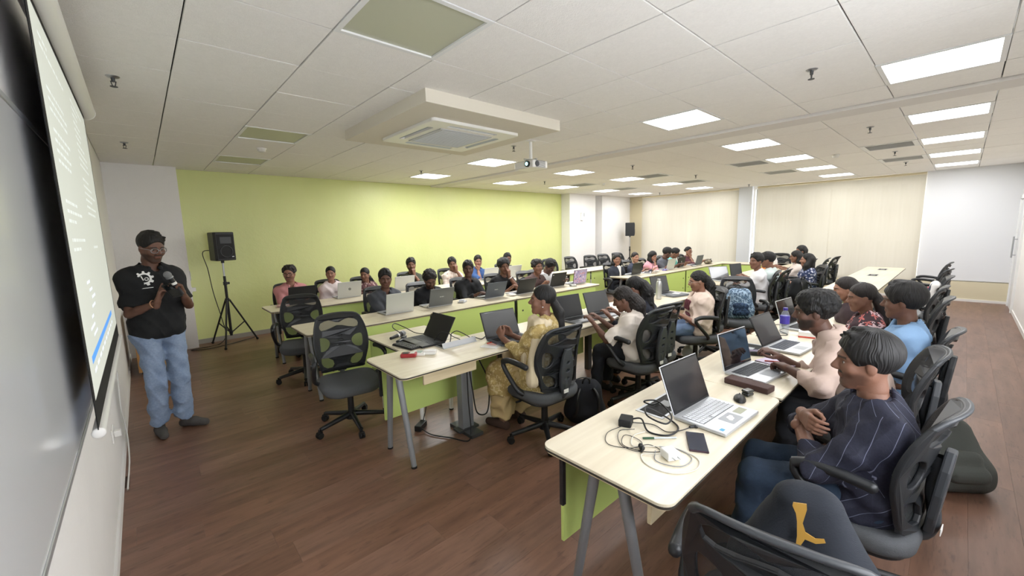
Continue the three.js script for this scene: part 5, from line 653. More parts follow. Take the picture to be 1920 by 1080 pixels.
bottle(10.35, TH, 5.25, mat(0xe08a3c, 0.4), M.whitePlastic, 'orange bottle beside the pale shirted man\'s head');
bottle(7.9, 0.0, 6.35, mat(0x6f9f94, 0.3), mat(0x4f7f74, 0.4), 'teal water bottle standing on the floor between chairs');
// papers and odds along the lime side rows
const paperM = mat(0xe6e3dc, 0.7);
[[1.62, 1.95, 0.3, 'pink-edged paper on the end of the lime wall row', 0xdcb4ae], [3.45, 3.6, 0.2, 'crumpled wrappers and papers before the black shirted man', 0xb9bcc4], [4.28, 3.72, -0.3, 'white cable and paper bundle between two dark laptops', 0xe4e0d6], [5.66, 3.74, 0.1, 'grey tablet box before the printed lid laptop', 0x9c9f98], [8.55, 3.72, 0.3, 'white papers with a red mark before the second blazer wearer', 0xe2dcd8], [8.86, 3.75, 0.1, 'purple folder before the long-haired woman in pink', 0x8a84b8], [10.1, 3.82, 0.2, 'dark cables and papers before the far laptops', 0x4c4f55], [2.95, 3.58, 0.0, 'white sheet between the two lime side laptops', 0xdedbd2]].forEach(([x, z, r, l, c]) => { const t = thing('desk_papers', l, 'paper', [x, TH, z], r); const R = rng(x * 100 | 0); for (let k = 0; k < 3; k++) mesh('sheet', rbox(0.13 - k * 0.02, 0.006 + R() * 0.02, 0.09 - k * 0.01, (R() - 0.5) * 0.06, 0.012 + k * 0.008, (R() - 0.5) * 0.04, 0.003, (R() - 0.5) * 0.06, R()), k === 1 ? paperM : mat(c, 0.7), t); });
{ const t = thing('patterned_bag', 'camouflage patterned bag lying at the far end desk', 'bag', [11.1, TH, 3.75], 0.3); const g = netMesh([el([0, 0.06, 0], [0.2, 0.065, 0.1], null, 0.02), el([0.18, 0.04, 0.02], [0.12, 0.04, 0.06], null, 0.03)], 0.012, { cuts: [{ p: [0, 0, 0], n: [0, -1, 0] }] }); mesh('bag', g, mat(0xffffff, 0.9, { map: tex(128, 128, (u, v) => nB(u, v) > 0.52 ? [120, 110, 92] : nA(u, v) > 0.5 ? [70, 64, 56] : [170, 160, 140], true, [4, 4]) }), t); mesh('strap', tube([[-0.1, 0.1, 0.05], [0, 0.13, 0.07], [0.12, 0.09, 0.05]], 0.008, 16), M.black, t); }
// cables under the desk by the cable column
cable('floor_cable', 'black power cables hanging round the grey cable column', [[2.14, 0.66, 5.52], [2.16, 0.4, 5.54], [2.2, 0.18, 5.55], [2.3, 0.15, 5.54], [2.36, 0.4, 5.5], [2.3, 0.6, 5.46]], 0.006, M.black);
cable('floor_lead', 'black lead running along the floor to the extension block', [[2.14, 0.64, 5.5], [2.13, 0.3, 5.52], [2.12, 0.04, 5.55], [2.06, 0.01, 5.6], [1.98, 0.01, 5.45], [1.9, 0.01, 5.3], [1.88, 0.02, 5.16]], 0.005, M.black);
{ const t = thing('extension_block', 'black extension block on the floor beneath the side desk', 'extension', [1.9, 0, 5.12], 0.6); mesh('block', rbox(0.13, 0.05, 0.06, 0, 0.025, 0, 0.008), M.black, t); mesh('lead', tube([[0.05, 0.04, 0], [0.09, 0.2, 0.02], [0.1, 0.45, -0.02], [0.08, 0.68, -0.05]], 0.004, 24), M.black, t); }
// ---------------------------------------------------------------- bags
function backpack(x, y, z, ry, rx, sc, m, label, extra) {
  const t = thing('backpack', label, 'backpack', [x, y, z], ry); t.rotation.set(rx, ry, 0, 'YXZ');
  const W = 0.15 * sc, Hh = 0.42 * sc, pk = extra?.peak || 0.4; mesh('body', netMesh([rc([-W * 0.5, 0.1 * sc, 0], [W * 0.5, 0.1 * sc, 0], 0.1 * sc, 0.1 * sc, 0.06), rc([-W * 0.5, 0.12 * sc, 0], [-W * pk, Hh - 0.1 * sc, 0], 0.105 * sc, 0.2 * sc * pk + 0.01 * sc, 0.06), rc([W * 0.5, 0.12 * sc, 0], [W * pk, Hh - 0.1 * sc, 0], 0.105 * sc, 0.2 * sc * pk + 0.01 * sc, 0.06)], 0.011, { disp: (a, b, c) => 0.004 * Math.sin(25 * a + 12 * b) * Math.sin(22 * b + 30 * c), cuts: [{ p: [0, 0, 0], n: [0, -1, 0] }] }), m, t);
  mesh('front_pocket', netMesh([rc([-W * 0.4, 0.09 * sc, 0.085 * sc], [W * 0.4, 0.09 * sc, 0.085 * sc], 0.05 * sc, 0.05 * sc, 0.03), rc([-W * 0.4, 0.17 * sc, 0.08 * sc], [W * 0.4, 0.17 * sc, 0.08 * sc], 0.045 * sc, 0.045 * sc, 0.04)], 0.011, { cuts: [{ p: [0, 0, 0], n: [0, -1, 0] }] }), extra?.pocket || m, t);
  if (pk > 0.3) mesh('handle', tube([[-0.03 * sc, Hh - 0.08, -0.03], [-0.025 * sc, Hh + 0.015, -0.05], [0, Hh + 0.035 * sc, -0.05], [0.025 * sc, Hh + 0.015, -0.05], [0.03 * sc, Hh - 0.08, -0.03]], 0.008, 14), M.black, t);
  for (const s of [-1, 1]) mesh('strap', tube([[s * 0.05 * sc, Hh - 0.12, -0.02 * sc], [s * 0.06 * sc, Hh - (pk > 0.3 ? 0.06 : 0.14), -0.08 * sc], [s * 0.09 * sc, Hh * (pk > 0.3 ? 0.75 : 0.55), -0.14 * sc], [s * 0.1 * sc, Hh * 0.4, -0.15 * sc], [s * 0.12 * sc, 0.08 * sc, -0.09 * sc]], 0.014, 18), extra?.strap || M.black, t);
  if (pk > 0.3) mesh('zip', tube([[-W * 0.9, Hh * 0.4, 0.07 * sc], [-W * 0.7, Hh * 0.85, 0.06 * sc], [0, Hh * 0.97, 0.05 * sc], [W * 0.7, Hh * 0.85, 0.06 * sc], [W * 0.9, Hh * 0.4, 0.07 * sc]], 0.004, 26), M.plasticGrey, t); return t;
}
const speckle = mat(0xffffff, 0.9, { map: tex(256, 256, (u, v) => { const a = nC(u, v), b = nF(u, v); return a + b * 0.6 > 0.83 ? [168, 192, 214] : b > 0.55 ? [112, 142, 170] : [64, 84, 108]; }, true, [3.5, 3.5]) });
backpack(6.13, 0.44, 6.2, -1.0, -0.12, 1.0, speckle, 'blue speckled backpack propped on the empty chair', { pocket: mat(0x5c7088, 0.9, { map: speckle.map }), strap: mat(0x2b333c, 0.9) });
{ const t = thing('cream_pouch', 'small cream pouch on the chair seat beside the blue backpack', 'pouch', [5.93, 0.44, 6.0], -0.6); mesh('pouch', rbox(0.17, 0.11, 0.1, 0, 0.056, 0, 0.03, 0, 0, 0, 4), mat(0xdcd2c6, 0.85), t); mesh('zip', tube([[-0.07, 0.09, 0.02], [0, 0.112, 0.01], [0.07, 0.09, 0.02]], 0.003, 12), M.frameGrey, t); }
const navyCloth = mat(0x1b2029, 0.85, { bumpMap: clothBump, bumpScale: 0.001 });
{ const t = backpack(1.68, 0.445, 7.9, -PI / 2 + 0.25, -0.12, 1.12, navyCloth, 'dark navy backpack with a gold leaping emblem on the near chair', { peak: 0.22 });
  const s = new THREE.Shape([[0.0, 0.10], [0.028, 0.105], [0.03, 0.085], [0.02, 0.03], [0.03, 0.0], [0.06, -0.012], [0.085, -0.004], [0.09, -0.016], [0.062, -0.03], [0.03, -0.026], [0.018, -0.055], [0.004, -0.06], [0.006, -0.025], [0.003, 0.03], [-0.002, 0.06], [-0.014, 0.085], [-0.012, 0.098]].map(p => new THREE.Vector2(...p)));
  const g = new THREE.ExtrudeGeometry(s, { depth: 0.004, bevelEnabled: false }); { const e = mesh('emblem', g, mat(0xb48a3c, 0.5), t); e.position.set(-0.03, 0.32, 0.095); e.scale.set(0.8, 0.8, 1); }; }
backpack(3.86, 0.0, 8.26, -0.9, -0.55, 1.12, mat(0x50534f, 0.9, { bumpMap: clothBump, bumpScale: 0.001 }), 'grey backpack slumped on the floor behind the striped shirt man\'s chair', {});
backpack(3.02, 0.0, 6.02, 2.4, -0.1, 0.95, mat(0x14171f, 0.85), 'black and blue backpack on the floor between middle row chairs', { pocket: mat(0x2c3f9c, 0.7) });
backpack(6.75, 0.0, 3.3, 0.4, -0.1, 0.8, mat(0x4a403c, 0.9), 'dark bag on the floor under the aisle end of the blazer row', {});
backpack(8.35, 0.42, 6.35, 2.6, -0.1, 0.9, mat(0x26282c, 0.9), 'black backpack hung on a chair behind the white-shirted man', { pocket: mat(0x3a3c42, 0.9) });
{ const t = thing('jacket', 'white and navy jacket with red detail draped over a chair', 'jacket', [7.86, -0.13, 7.99], PI + 0.06); const fold = (a, b, c) => 0.01 * Math.sin(50 * a + 12 * b) * Math.sin(31 * b + 20 * c); mesh('drape', netMesh([rc([-0.13, 0.99, 0.02], [0.13, 0.99, 0.02], 0.03, 0.03, 0.03), rc([-0.11, 0.97, 0.04], [-0.12, 0.74, 0.08], 0.04, 0.06, 0.03), rc([0.12, 0.97, 0.04], [0.14, 0.7, 0.1], 0.035, 0.05, 0.03), rc([-0.05, 0.96, 0.05], [-0.05, 0.82, 0.06], 0.03, 0.03, 0.03)], 0.011, { disp: fold }), mat(0xdcdad8, 0.85), t); mesh('sleeve', netMesh([rc([0.05, 0.98, 0.05], [0.0, 0.8, 0.09], 0.035, 0.04, 0.03), rc([0.09, 0.97, 0.05], [0.11, 0.72, 0.07], 0.03, 0.045, 0.03)], 0.011, { disp: fold }), mat(0x2a3148, 0.85), t); mesh('badge', rbox(0.07, 0.02, 0.02, -0.1, 0.93, 0.09, 0.005), mat(0xb84a60, 0.7), t); }
{ const t = thing('tent_card', 'small white folded card standing on the empty door side desk', 'card', [8.1, TH, 7.05], 0.3); mesh('front', box(0.12, 0.1, 0.003, 0, 0.048, 0.02, -0.35), M.whitePlastic, t); mesh('rear', box(0.12, 0.1, 0.003, 0, 0.048, -0.02, 0.35), M.whitePlastic, t); }
{ const t = thing('white_cloth', 'white cloth hung inside the chair back behind the T-shirt woman', 'cloth', [5.56, 0, 6.12], 0.35); mesh('cloth', netMesh([rc([-0.04, 0.88, 0], [0.04, 0.88, 0], 0.016, 0.016, 0.02), rc([-0.03, 0.87, 0], [-0.025, 0.66, 0.01], 0.018, 0.026, 0.02), rc([0.035, 0.87, 0], [0.03, 0.68, 0.01], 0.016, 0.024, 0.02)], 0.009, { disp: (a, b, c) => 0.004 * Math.sin(70 * a + 9 * b) }), mat(0xe2e0da, 0.85), t); mesh('hem', tube([[-0.05, 0.64, 0.01], [0, 0.63, 0.02], [0.05, 0.66, 0.01]], 0.008, 14), mat(0xd6d3cc, 0.85), t); }
{ const t = thing('carrier_bag', 'white plastic bag hanging beneath the cream T-shirt woman\'s chair', 'bag', [5.15, 0, 6.0], 0.3); mesh('bag', netMesh([el([0, 0.14, 0], [0.14, 0.11, 0.09], null, 0.02), el([0.05, 0.2, 0.03], [0.08, 0.07, 0.06], null, 0.03)], 0.012, { disp: (a, b, c) => 0.012 * Math.sin(45 * a + 20 * b) * Math.sin(38 * c - 30 * b) }), mat(0xdfe0de, 0.5), t); mesh('handle', tube([[-0.05, 0.24, 0], [0, 0.33, 0.01], [0.05, 0.24, 0.02]], 0.008, 12), mat(0xdfe0de, 0.5), t); }
// ---------------------------------------------------------------- the people
const patt = {
  plaid: mat(0xffffff, 0.85, { map: tex(128, 128, (u, v, i, j) => { const a = i % 64 < 10, b = j % 64 < 10, c = (i + 32) % 64 < 3 || (j + 32) % 64 < 3; return a && b ? [150, 112, 100] : a || b ? [196, 172, 160] : c ? [206, 186, 170] : [226, 214, 204]; }, true, [8, 8]) }),
  floral: (bg, f1, f2, seed, rep) => { const R = rng(seed), sp = Array.from({ length: 26 }, () => [R(), R(), 0.05 + R() * 0.06, R() * 6.3, R() < 0.65]); return mat(0xffffff, 0.85, { map: tex(256, 256, (u, v) => { let c = bg; for (const [a, b, r, t, k] of sp) { let dx = u - a, dy = v - b; dx -= Math.round(dx); dy -= Math.round(dy); const d = Math.hypot(dx, dy), an = Math.atan2(dy, dx) + t; if (d < r * (0.62 + 0.38 * Math.cos(5 * an))) c = k ? f1 : f2; } return c; }, true, [rep, rep]) }); },
  pinstripe: mat(0xffffff, 0.8, { map: tex(256, 256, (u, v, i, j) => { const a = (i + (j >> 1)) % 64 < 2, b = (j % 128) < 1; return a ? [118, 122, 142] : b ? [44, 46, 66] : mixc([24, 26, 42], [33, 35, 54], nF(u, v)); }, true, [4.2, 4.2]), bumpMap: clothBump, bumpScale: 0.001 }),
  denim: (a, b) => mat(0xffffff, 0.85, { map: tex(256, 256, (u, v) => { const n = nA(u, v) * 0.6 + nF(u, v) * 0.4; return mixc(a, b, Math.max(0, Math.min(1, n * 1.2 - 0.1))); }, true, [2, 2]), bumpMap: clothBump, bumpScale: 0.001 }),
  kurta: mat(0xffffff, 0.85, { map: tex(256, 256, (u, v) => { const n = nC(u, v), m = nB(u, v); return n > 0.6 ? [212, 194, 146] : m > 0.55 ? [194, 170, 110] : [178, 154, 96]; }, true, [5, 5]), bumpMap: clothBump, bumpScale: 0.001 }),
  cream: mat(0xe2d2c2, 0.85, { bumpMap: clothBump, bumpScale: 0.001 }),
};
const flMaroon = patt.floral([52, 32, 38], [206, 178, 182], [176, 96, 92], 3, 3.2), flNavy = patt.floral([36, 50, 84], [214, 212, 222], [176, 184, 210], 8, 6), flRose = patt.floral([96, 62, 66], [206, 186, 176], [150, 104, 100], 15, 5);
const blackHair = 0x0f0d0d, brownHair = 0x1d1614;
// presenter
{
  const p = person({ label: 'standing presenter in black polo and jeans holding a microphone and phone', at: [0.34, 1.61, 3.66], ry: 0.36, sit: false, s: 1.0, w: 0.92, armW: 0.9, lod: 'near', skin: 'c', beard: 0.6, face: 1.04, head: [0.12, 0.26, 0], glasses: 0x8d8f90, hair: { style: 'short', c: 0x120f0e }, top: { c: mat(0x141618, 0.85, { bumpMap: clothBump, bumpScale: 0.001 }), sleeve: 0.8, loose: 0.007, collar: true, off: 0.022, drop: 0.075, vee: 0.05, name: 'polo_shirt' }, bottom: { c: patt.denim([108, 128, 158], [152, 168, 190]), loose: 0.014, flare: 0.012, wr: 0.009 }, shoes: 0x4d4a48,
    R: { w: [-0.09, 1.18, 0.27], pole: [-0.3, -1, -0.2], hd: [0.2, 0.92, 0.12], pn: [0.9, 0, 0.4], curl: 0.5, fing: [0.08, 0.5, 0.7, 0.8], th: 0.9 }, L: { w: [0.09, 1.23, 0.27], pole: [0.35, -1, -0.1], hd: [-0.3, 0.85, 0.2], pn: [-0.95, 0, 0.1], curl: 1.2, th: 0.3 },
    legs: [{ k: [-0.085, 0.49, 0.05], a: [-0.07, 0.085, -0.05], f: [-0.25, 0, 1] }, { k: [0.085, 0.49, 0.04], a: [0.095, 0.085, 0.0], f: [0.75, 0, 1] }] });
  const gear = []; const s = new THREE.Shape(); for (let k = 0; k <= 64; k++) { const a = k / 64 * 2 * PI, r = 0.042 + 0.006 * Math.sign(Math.sin(a * 9)); s[k ? 'lineTo' : 'moveTo'](Math.cos(a) * r, Math.sin(a) * r); } const hl = new THREE.Path(); hl.absarc(0, 0, 0.026, 0, 2 * PI); s.holes.push(hl);
  gear.push(new THREE.ExtrudeGeometry(s, { depth: 0.012, bevelEnabled: false }), box(0.006, 0.03, 0.012, -0.01, 0.003, 0.006, 0, 0, 0.3), tm(new THREE.TorusGeometry(0.009, 0.003, 6, 12), 0.01, -0.004, 0.008), box(0.07, 0.004, 0.012, 0, -0.062, 0.006));
  const e = p.add('chest_emblem', join(gear), mat(0xe9e9e6, 0.7), 'white gear emblem printed on the chest'); const c = vadd(p.ch, inB(p.B2, [-0.085, 0.055, 0.092])); e.position.set(...c); e.rotation.set(-0.12, -0.42, 0); e.scale.set(1.25, 1.25, 1.4);
  const aL = p.arms[1], toW = v => p.G.localToWorld(V(...v)); p.G.updateMatrixWorld(true);
  const hold = toW(vadd(vadd(aL.W, aL.dir, 0.08), [-0.03, 0, 0.02])), m = mic([hold.x, hold.y, hold.z], 0, 0, 'black microphone with steel grille held up to the presenter\'s mouth');
  const mouth = toW([-0.05, 1.47, 0.31]); const dir = mouth.clone().sub(hold).normalize(); m.quaternion.setFromUnitVectors(V(1, 0, 0), dir); m.position.copy(hold).addScaledVector(dir, 0.075);
  const ph = thing('smartphone', 'dark smartphone in the presenter\'s hands', 'phone', [0, 0, 0]); const pp = toW([-0.01, 1.27, 0.34]); ph.position.copy(pp); ph.rotation.set(-0.9, 0.36, 0.1, 'YXZ'); mesh('body', rbox(0.074, 0.155, 0.009, 0, 0, 0, 0.004), M.black, ph); mesh('glass', rspan(-0.034, 0.034, -0.073, 0.073, 0.0042, 0.0054), phys(0x14171a, 0.15), ph);
  const aR = p.arms[0]; const w = tm(new THREE.TorusGeometry(0.032, 0.004, 6, 20), 0, 0, 0); const b = p.add('bracelet', w, mat(0xb98a6a, 0.6)); b.position.set(...vadd(aR.W, vnorm(vsub(aR.E, aR.W)), 0.03)); b.quaternion.setFromUnitVectors(V(0, 0, 1), V(...vnorm(vsub(aR.W, aR.E))));
}
const rest = (x, y, z) => ({ w: [x, y, z] });
const type = { R: { w: [-0.1, 0.79, 0.4], curl: 0.7 }, L: { w: [0.1, 0.79, 0.4], curl: 0.7 } }, lap = { R: { w: [-0.1, 0.66, 0.24], curl: 0.5, pn: [0.6, -0.8, 0] }, L: { w: [0.1, 0.66, 0.24], curl: 0.5, pn: [-0.6, -0.8, 0] } };
const chinR = { w: [-0.02, -0.165, 0.095], wHead: true, pole: [-0.5, -1, 0.4], hd: [0.1, 1, 0.1], pn: [0.2, 0, -1], curl: 1.1 }, chinL = { w: [0.03, -0.165, 0.095], wHead: true, pole: [0.5, -1, 0.4], hd: [-0.1, 1, 0.1], pn: [-0.2, 0, -1], curl: 1.1 };
const deskR = { w: [-0.16, 0.775, 0.3], curl: 0.5 }, deskL = { w: [0.16, 0.775, 0.3], curl: 0.5 };
// lime wall row
const A = { z: 1.42, ry: 0, lod: 'mid' }, Bq = { z: 3.06, ry: 0, lod: 'mid' };
seated({ at: [1.87, 1.13, 1.45], ...A, short: 'pink shirted man', label: 'man in pink shirt and glasses at the end of the lime wall row', skin: 'a', head: [-0.5, 0.05, 0], glasses: 0x2a2a2a, beard: 0.3, mous: true, hair: { style: 'curly', c: brownHair, v: -0.004 }, top: { c: 0xc98a8c, sleeve: 1.6, collar: true, vee: 0.06 }, ...type });
seated({ at: [2.46, 1.08, 1.45], ...A, s: 0.9, fem: true, short: 'white-topped smiling woman', label: 'smiling woman in white top with pink sleeves by the lime wall', skin: 'a', head: [-0.45, 0.0, 0], hair: { style: 'pony', c: blackHair }, top: { c: 0xe9dcdc, sleeve: 0.9 }, ...lap });
seated({ at: [2.99, 1.02, 1.5], ...A, s: 0.88, z: 1.5, fem: true, short: 'woman in floral blouse', label: 'woman in a rose floral blouse glancing sideways', skin: 'b', head: [-0.75, 0.1, 0.05], hair: { style: 'pony', c: blackHair, sidew: 0.05 }, top: { c: flRose, sleeve: 1.4 }, ...lap });
seated({ at: [3.89, 1.11, 1.42], ...A, short: 'olive shirted man', label: 'man in dark olive shirt with hand on his chin', skin: 'b', head: [-0.45, 0.0, 0.05], beard: 0.4, hair: { style: 'short', c: blackHair, v: 0.006 }, top: { c: 0x3c3f33, sleeve: 1.5, collar: true }, L: chinL, R: deskR });
seated({ at: [4.73, 1.07, 1.5], ...A, short: 'checked shirt man', label: 'man in a pale checked shirt resting face on fist', skin: 'b', lean: 0.12, head: [-0.5, 0.08, 0.12], hair: { style: 'short', c: blackHair, v: 0.006 }, top: { c: patt.plaid, sleeve: 1.4, collar: true }, L: { ...chinL, w: [0.05, -0.12, 0.1] }, R: deskR });
seated({ at: [5.36, 1.08, 1.5], ...A, short: 'blue shirted man by the wall', label: 'man in bright blue shirt covering his mouth, by the lime wall', skin: 'a', s: 0.97, head: [-0.45, 0.05, 0], hair: { style: 'short', c: brownHair }, top: { c: 0x3f5f96, sleeve: 0.95, collar: true }, R: { ...chinR }, L: deskL });
seated({ at: [6.17, 1.07, 1.5], ...A, short: 'half-hidden man', label: 'dark-haired man half hidden behind the curly-haired man', skin: 'c', lod: 'far', head: [-0.4, 0, 0], hair: { style: 'short', c: blackHair, v: 0.004 }, top: { c: 0x4a4c50, sleeve: 0.8 }, ...type });
// second row from the lime wall
seated({ at: [2.59, 1.10, 3.12], ...Bq, short: 'grey shirted man', label: 'man in slate grey shirt typing with hands together', skin: 'c', lean: 0.12, head: [-0.35, 0.1, 0], hair: { style: 'short', c: blackHair, v: 0.002, fringe: true }, top: { c: 0x4b4f57, sleeve: 0.9, collar: true, vee: 0.06 }, R: { w: [-0.05, 0.8, 0.4], curl: 0.8 }, L: { w: [0.09, 0.8, 0.38], curl: 0.8 } });
seated({ at: [3.18, 1.04, 3.25], ...Bq, short: 'bearded man bending down', label: 'bearded man in black bending over the grey laptop', skin: 'c', lean: 0.3, head: [-0.35, 0.5, 0.1], beard: 0.75, hair: { style: 'curly', c: brownHair, v: 0.0 }, top: { c: 0x1a1c22, sleeve: 0.9 }, ...type });
seated({ at: [3.94, 1.12, 3.1], ...Bq, short: 'black shirted man', label: 'slim man in black buttoned shirt looking aside, hands on the desk', skin: 'e', head: [-0.6, 0.02, 0], lean: 0.05, hair: { style: 'short', c: blackHair, v: 0.003 }, top: { c: 0x17191d, sleeve: 1.75, collar: true }, R: { w: [-0.14, 0.785, 0.42], curl: 0.6 }, L: { w: [0.1, 0.785, 0.42], curl: 0.6 } });
{ const p = seated({ at: [4.62, 1.11, 3.15], ...Bq, short: 'curly-haired man with the watch', label: 'curly-haired man in black T-shirt with white watch, fist at mouth', skin: 'b', lean: 0.18, head: [-0.4, 0.08, 0.08], hair: { style: 'curly', c: blackHair, v: 0.016 }, top: { c: 0x141518, sleeve: 0.85 }, L: { ...chinL, w: [0.04, -0.14, 0.11] }, R: { w: [-0.1, 0.78, 0.34], curl: 0.8 } }); const a = p.arms[1], e = p.add('watch', tm(new THREE.TorusGeometry(0.03, 0.007, 6, 16)), mat(0xe6e6e4, 0.5), 'white wrist watch'); e.position.set(...vadd(a.W, vnorm(vsub(a.E, a.W)), 0.035)); e.quaternion.setFromUnitVectors(V(0, 0, 1), V(...vnorm(vsub(a.W, a.E)))); }
seated({ at: [5.25, 1.03, 3.3], ...Bq, short: 'brown shirted man', label: 'man in brown shirt leaning forward on his arms', skin: 'b', lean: 0.28, head: [-0.3, -0.05, 0.05], hair: { style: 'curly', c: brownHair, v: 0.004 }, top: { c: 0x5a4644, sleeve: 0.9, collar: true }, R: { w: [-0.12, 0.785, 0.36], curl: 0.9 }, L: { w: [0.14, 0.8, 0.36], curl: 0.9 } });
seated({ at: [5.56, 1.05, 3.3], ...Bq, short: 'bowed white-shirted man', label: 'man in white shirt bowing his head over the black laptop', skin: 'e', lean: 0.2, head: [-0.1, 0.6, 0], hair: { style: 'short', c: blackHair, v: 0.004, fringe: true }, top: { c: 0xe4e4e6, sleeve: 0.95, collar: true }, ...type });
// blazer row beyond the aisle
const Bf = { z: 3.24, ry: 0, lod: 'far' };
seated({ at: [7.46, 1.05, 3.42], ...Bf, z: 3.45, ry: -0.25, s: 0.92, fem: true, short: 'first blazer wearer', label: 'woman in dark blazer over white shirt at the aisle end', skin: 'a', head: [-0.5, 0.02, 0], hair: { style: 'half', c: blackHair, len: 0.24, v: 0.004 }, top: { c: 0x2b2f3a, sleeve: 1.9, inner: 0xe8e8ea, collar: true }, bottom: { c: 0x23262e }, ...lap });
seated({ at: [8.35, 1.03, 3.3], ...Bf, s: 0.92, fem: true, short: 'second blazer wearer', label: 'woman in dark blazer behind the dark laptop, hair tied back', skin: 'd', head: [-0.4, 0, 0], hair: { style: 'bun', c: brownHair }, top: { c: 0x33384a, sleeve: 1.9, inner: 0xd4dce6, collar: true }, R: deskR, L: { w: [0.2, 0.78, 0.34] } });
seated({ at: [9.02, 1.01, 3.35], ...Bf, s: 0.92, fem: true, lean: 0.15, short: 'long-haired woman in pink', label: 'woman in pink with long loose black hair, hand over her face', skin: 'a', head: [-0.3, 0.25, 0], hair: { style: 'long', c: blackHair, len: 0.36, front: true, v: 0.008 }, top: { c: 0xd99aa4, sleeve: 1.4 }, R: { ...chinR, w: [-0.02, -0.08, 0.12] }, L: { w: [0.22, 0.78, 0.32] } });
seated({ at: [9.6, 1.07, 3.4], ...Bf, z: 3.3, short: 'grey shirted far man', label: 'tall man in grey shirt turned toward his neighbour', skin: 'e', lean: 0.15, head: [0.75, 0.35, 0], hair: { style: 'short', c: blackHair, v: 0.008 }, top: { c: 0x5c5f68, sleeve: 0.9, collar: true }, ...type });
seated({ at: [10.11, 1.04, 3.35], ...Bf, s: 0.94, z: 3.2, short: 'teal-topped person', label: 'person in teal top partly hidden behind the grey shirted man', skin: 'b', lean: 0.2, head: [0.3, 0.45, 0], hair: { style: 'short', c: blackHair, v: 0.002 }, top: { c: 0x7cc4bc, sleeve: 0.9 }, ...type });
seated({ at: [10.85, 1.0, 3.35], ...Bf, s: 0.95, fem: true, z: 3.3, short: 'far woman in maroon', label: 'woman with glasses in maroon top before the cream blinds', skin: 'a', head: [-0.35, 0, 0], glasses: 0x553333, hair: { style: 'bun', c: blackHair }, top: { c: 0x5a3038, sleeve: 1.3 }, R: chinR, L: deskL });
// middle row, seen from behind
{
  const p = seated({ at: [2.55, 1.13, 5.97], z: 5.98, ry: PI + 0.12, cry: PI - 0.05, s: 0.96, fem: true, lod: 'near', short: 'woman in the yellow kurta', label: 'woman in yellow kurta and cream stole, hands clasped, watching the presenter', skin: 'b', lean: 0.02, twist: 0.15, head: [0.68, -0.06, 0], hair: { style: 'pony', c: blackHair, len: 0.4, high: -0.02, fat: 1.15 }, top: { c: patt.kurta, sleeve: 1.55, skirt: true, off: 0.02, scoop: true, wr: 0.009, name: 'kurta' }, bottom: { c: mat(0xc0a878, 0.85), loose: 0.03, flare: 0.03, wr: 0.012, len: 0.9 }, shoes: 0x4a362c, tuck: -0.02,
    R: { w: [-0.05, 0.79, 0.4], hd: [0.35, 0.45, 0.6], pn: [0.7, 0.1, -0.5], curl: 0.8 }, L: { w: [0.07, 0.79, 0.4], hd: [-0.2, 0.55, 0.6], pn: [-0.9, 0, 0.1], curl: 0.8 } });
  const B = p.B2, n = p.nb, q = v => vadd(n, inB(B, v)); p.add('stole', netMesh([rc(q([0.07, 0.02, 0.07]), q([0.115, 0.0, 0.0]), 0.04, 0.048, 0.03), rc(q([0.115, -0.01, 0.0]), q([0.15, -0.1, -0.035]), 0.048, 0.042, 0.03), rc(q([0.15, -0.1, -0.035]), q([0.19, -0.38, -0.005]), 0.04, 0.052, 0.03), rc(q([0.07, 0.02, 0.07]), q([0.1, -0.2, 0.125]), 0.036, 0.04, 0.03), rc(q([0.1, -0.2, 0.125]), q([0.13, -0.38, 0.13]), 0.04, 0.045, 0.03), rc(q([-0.06, 0.01, -0.045]), q([0.09, 0.0, -0.045]), 0.03, 0.034, 0.03), rc(q([0.17, -0.08, 0.0]), q([0.21, -0.42, 0.02]), 0.035, 0.055, 0.04)], 0.009, { disp: (x, y, z) => 0.003 * Math.sin(120 * x + 70 * z + 5 * y) }), mat(0xd8c8a8, 0.9, { bumpMap: clothBump, bumpScale: 0.001 }), 'cream cotton stole over the shoulder');
  const er = p.add('earring', ball(0.007), M.chrome); er.position.set(...p.hp([0.08, -0.04, -0.005]));
}
seated({ at: [3.64, 0.99, 6.0], z: 6.02, ry: PI + 0.15, s: 0.92, fem: true, lod: 'near', short: 'cream-topped leaning woman', label: 'woman in cream top with frizzy tied hair leaning over her notebook', skin: 'c', lean: 0.22, hunch: 0.15, cry: PI - 0.1, head: [0.45, 0.35, 0.1], hair: { style: 'pony', c: brownHair, len: 0.22, fat: 2.2, frizz: true, v: 0.006, high: -0.03 }, top: { c: mat(0xe0d6cc, 0.85), sleeve: 0.95, off: 0.02, loose: 0.02, wr: 0.009 }, bottom: { c: 0x1b1e26 }, R: { w: [0.02, 0.79, 0.42], curl: 0.8 }, L: { w: [0.2, 0.79, 0.4], curl: 0.9 } });
seated({ at: [3.92, 1.07, 5.95], z: 6.05, ry: PI + 0.2, cry: PI - 0.15, s: 0.93, fem: true, lod: 'mid', short: 'navy-topped ponytailed woman', label: 'woman in dark navy top with a thick ponytail, back to the camera', skin: 'b', lean: 0.28, head: [0.05, 0.25, 0], hair: { style: 'pony', c: blackHair, len: 0.32, fat: 1.9, frizz: true, high: 0.02 }, top: { c: 0x1c2130, sleeve: 1.6, off: 0.018 }, bottom: { c: 0x15171d }, ...type });
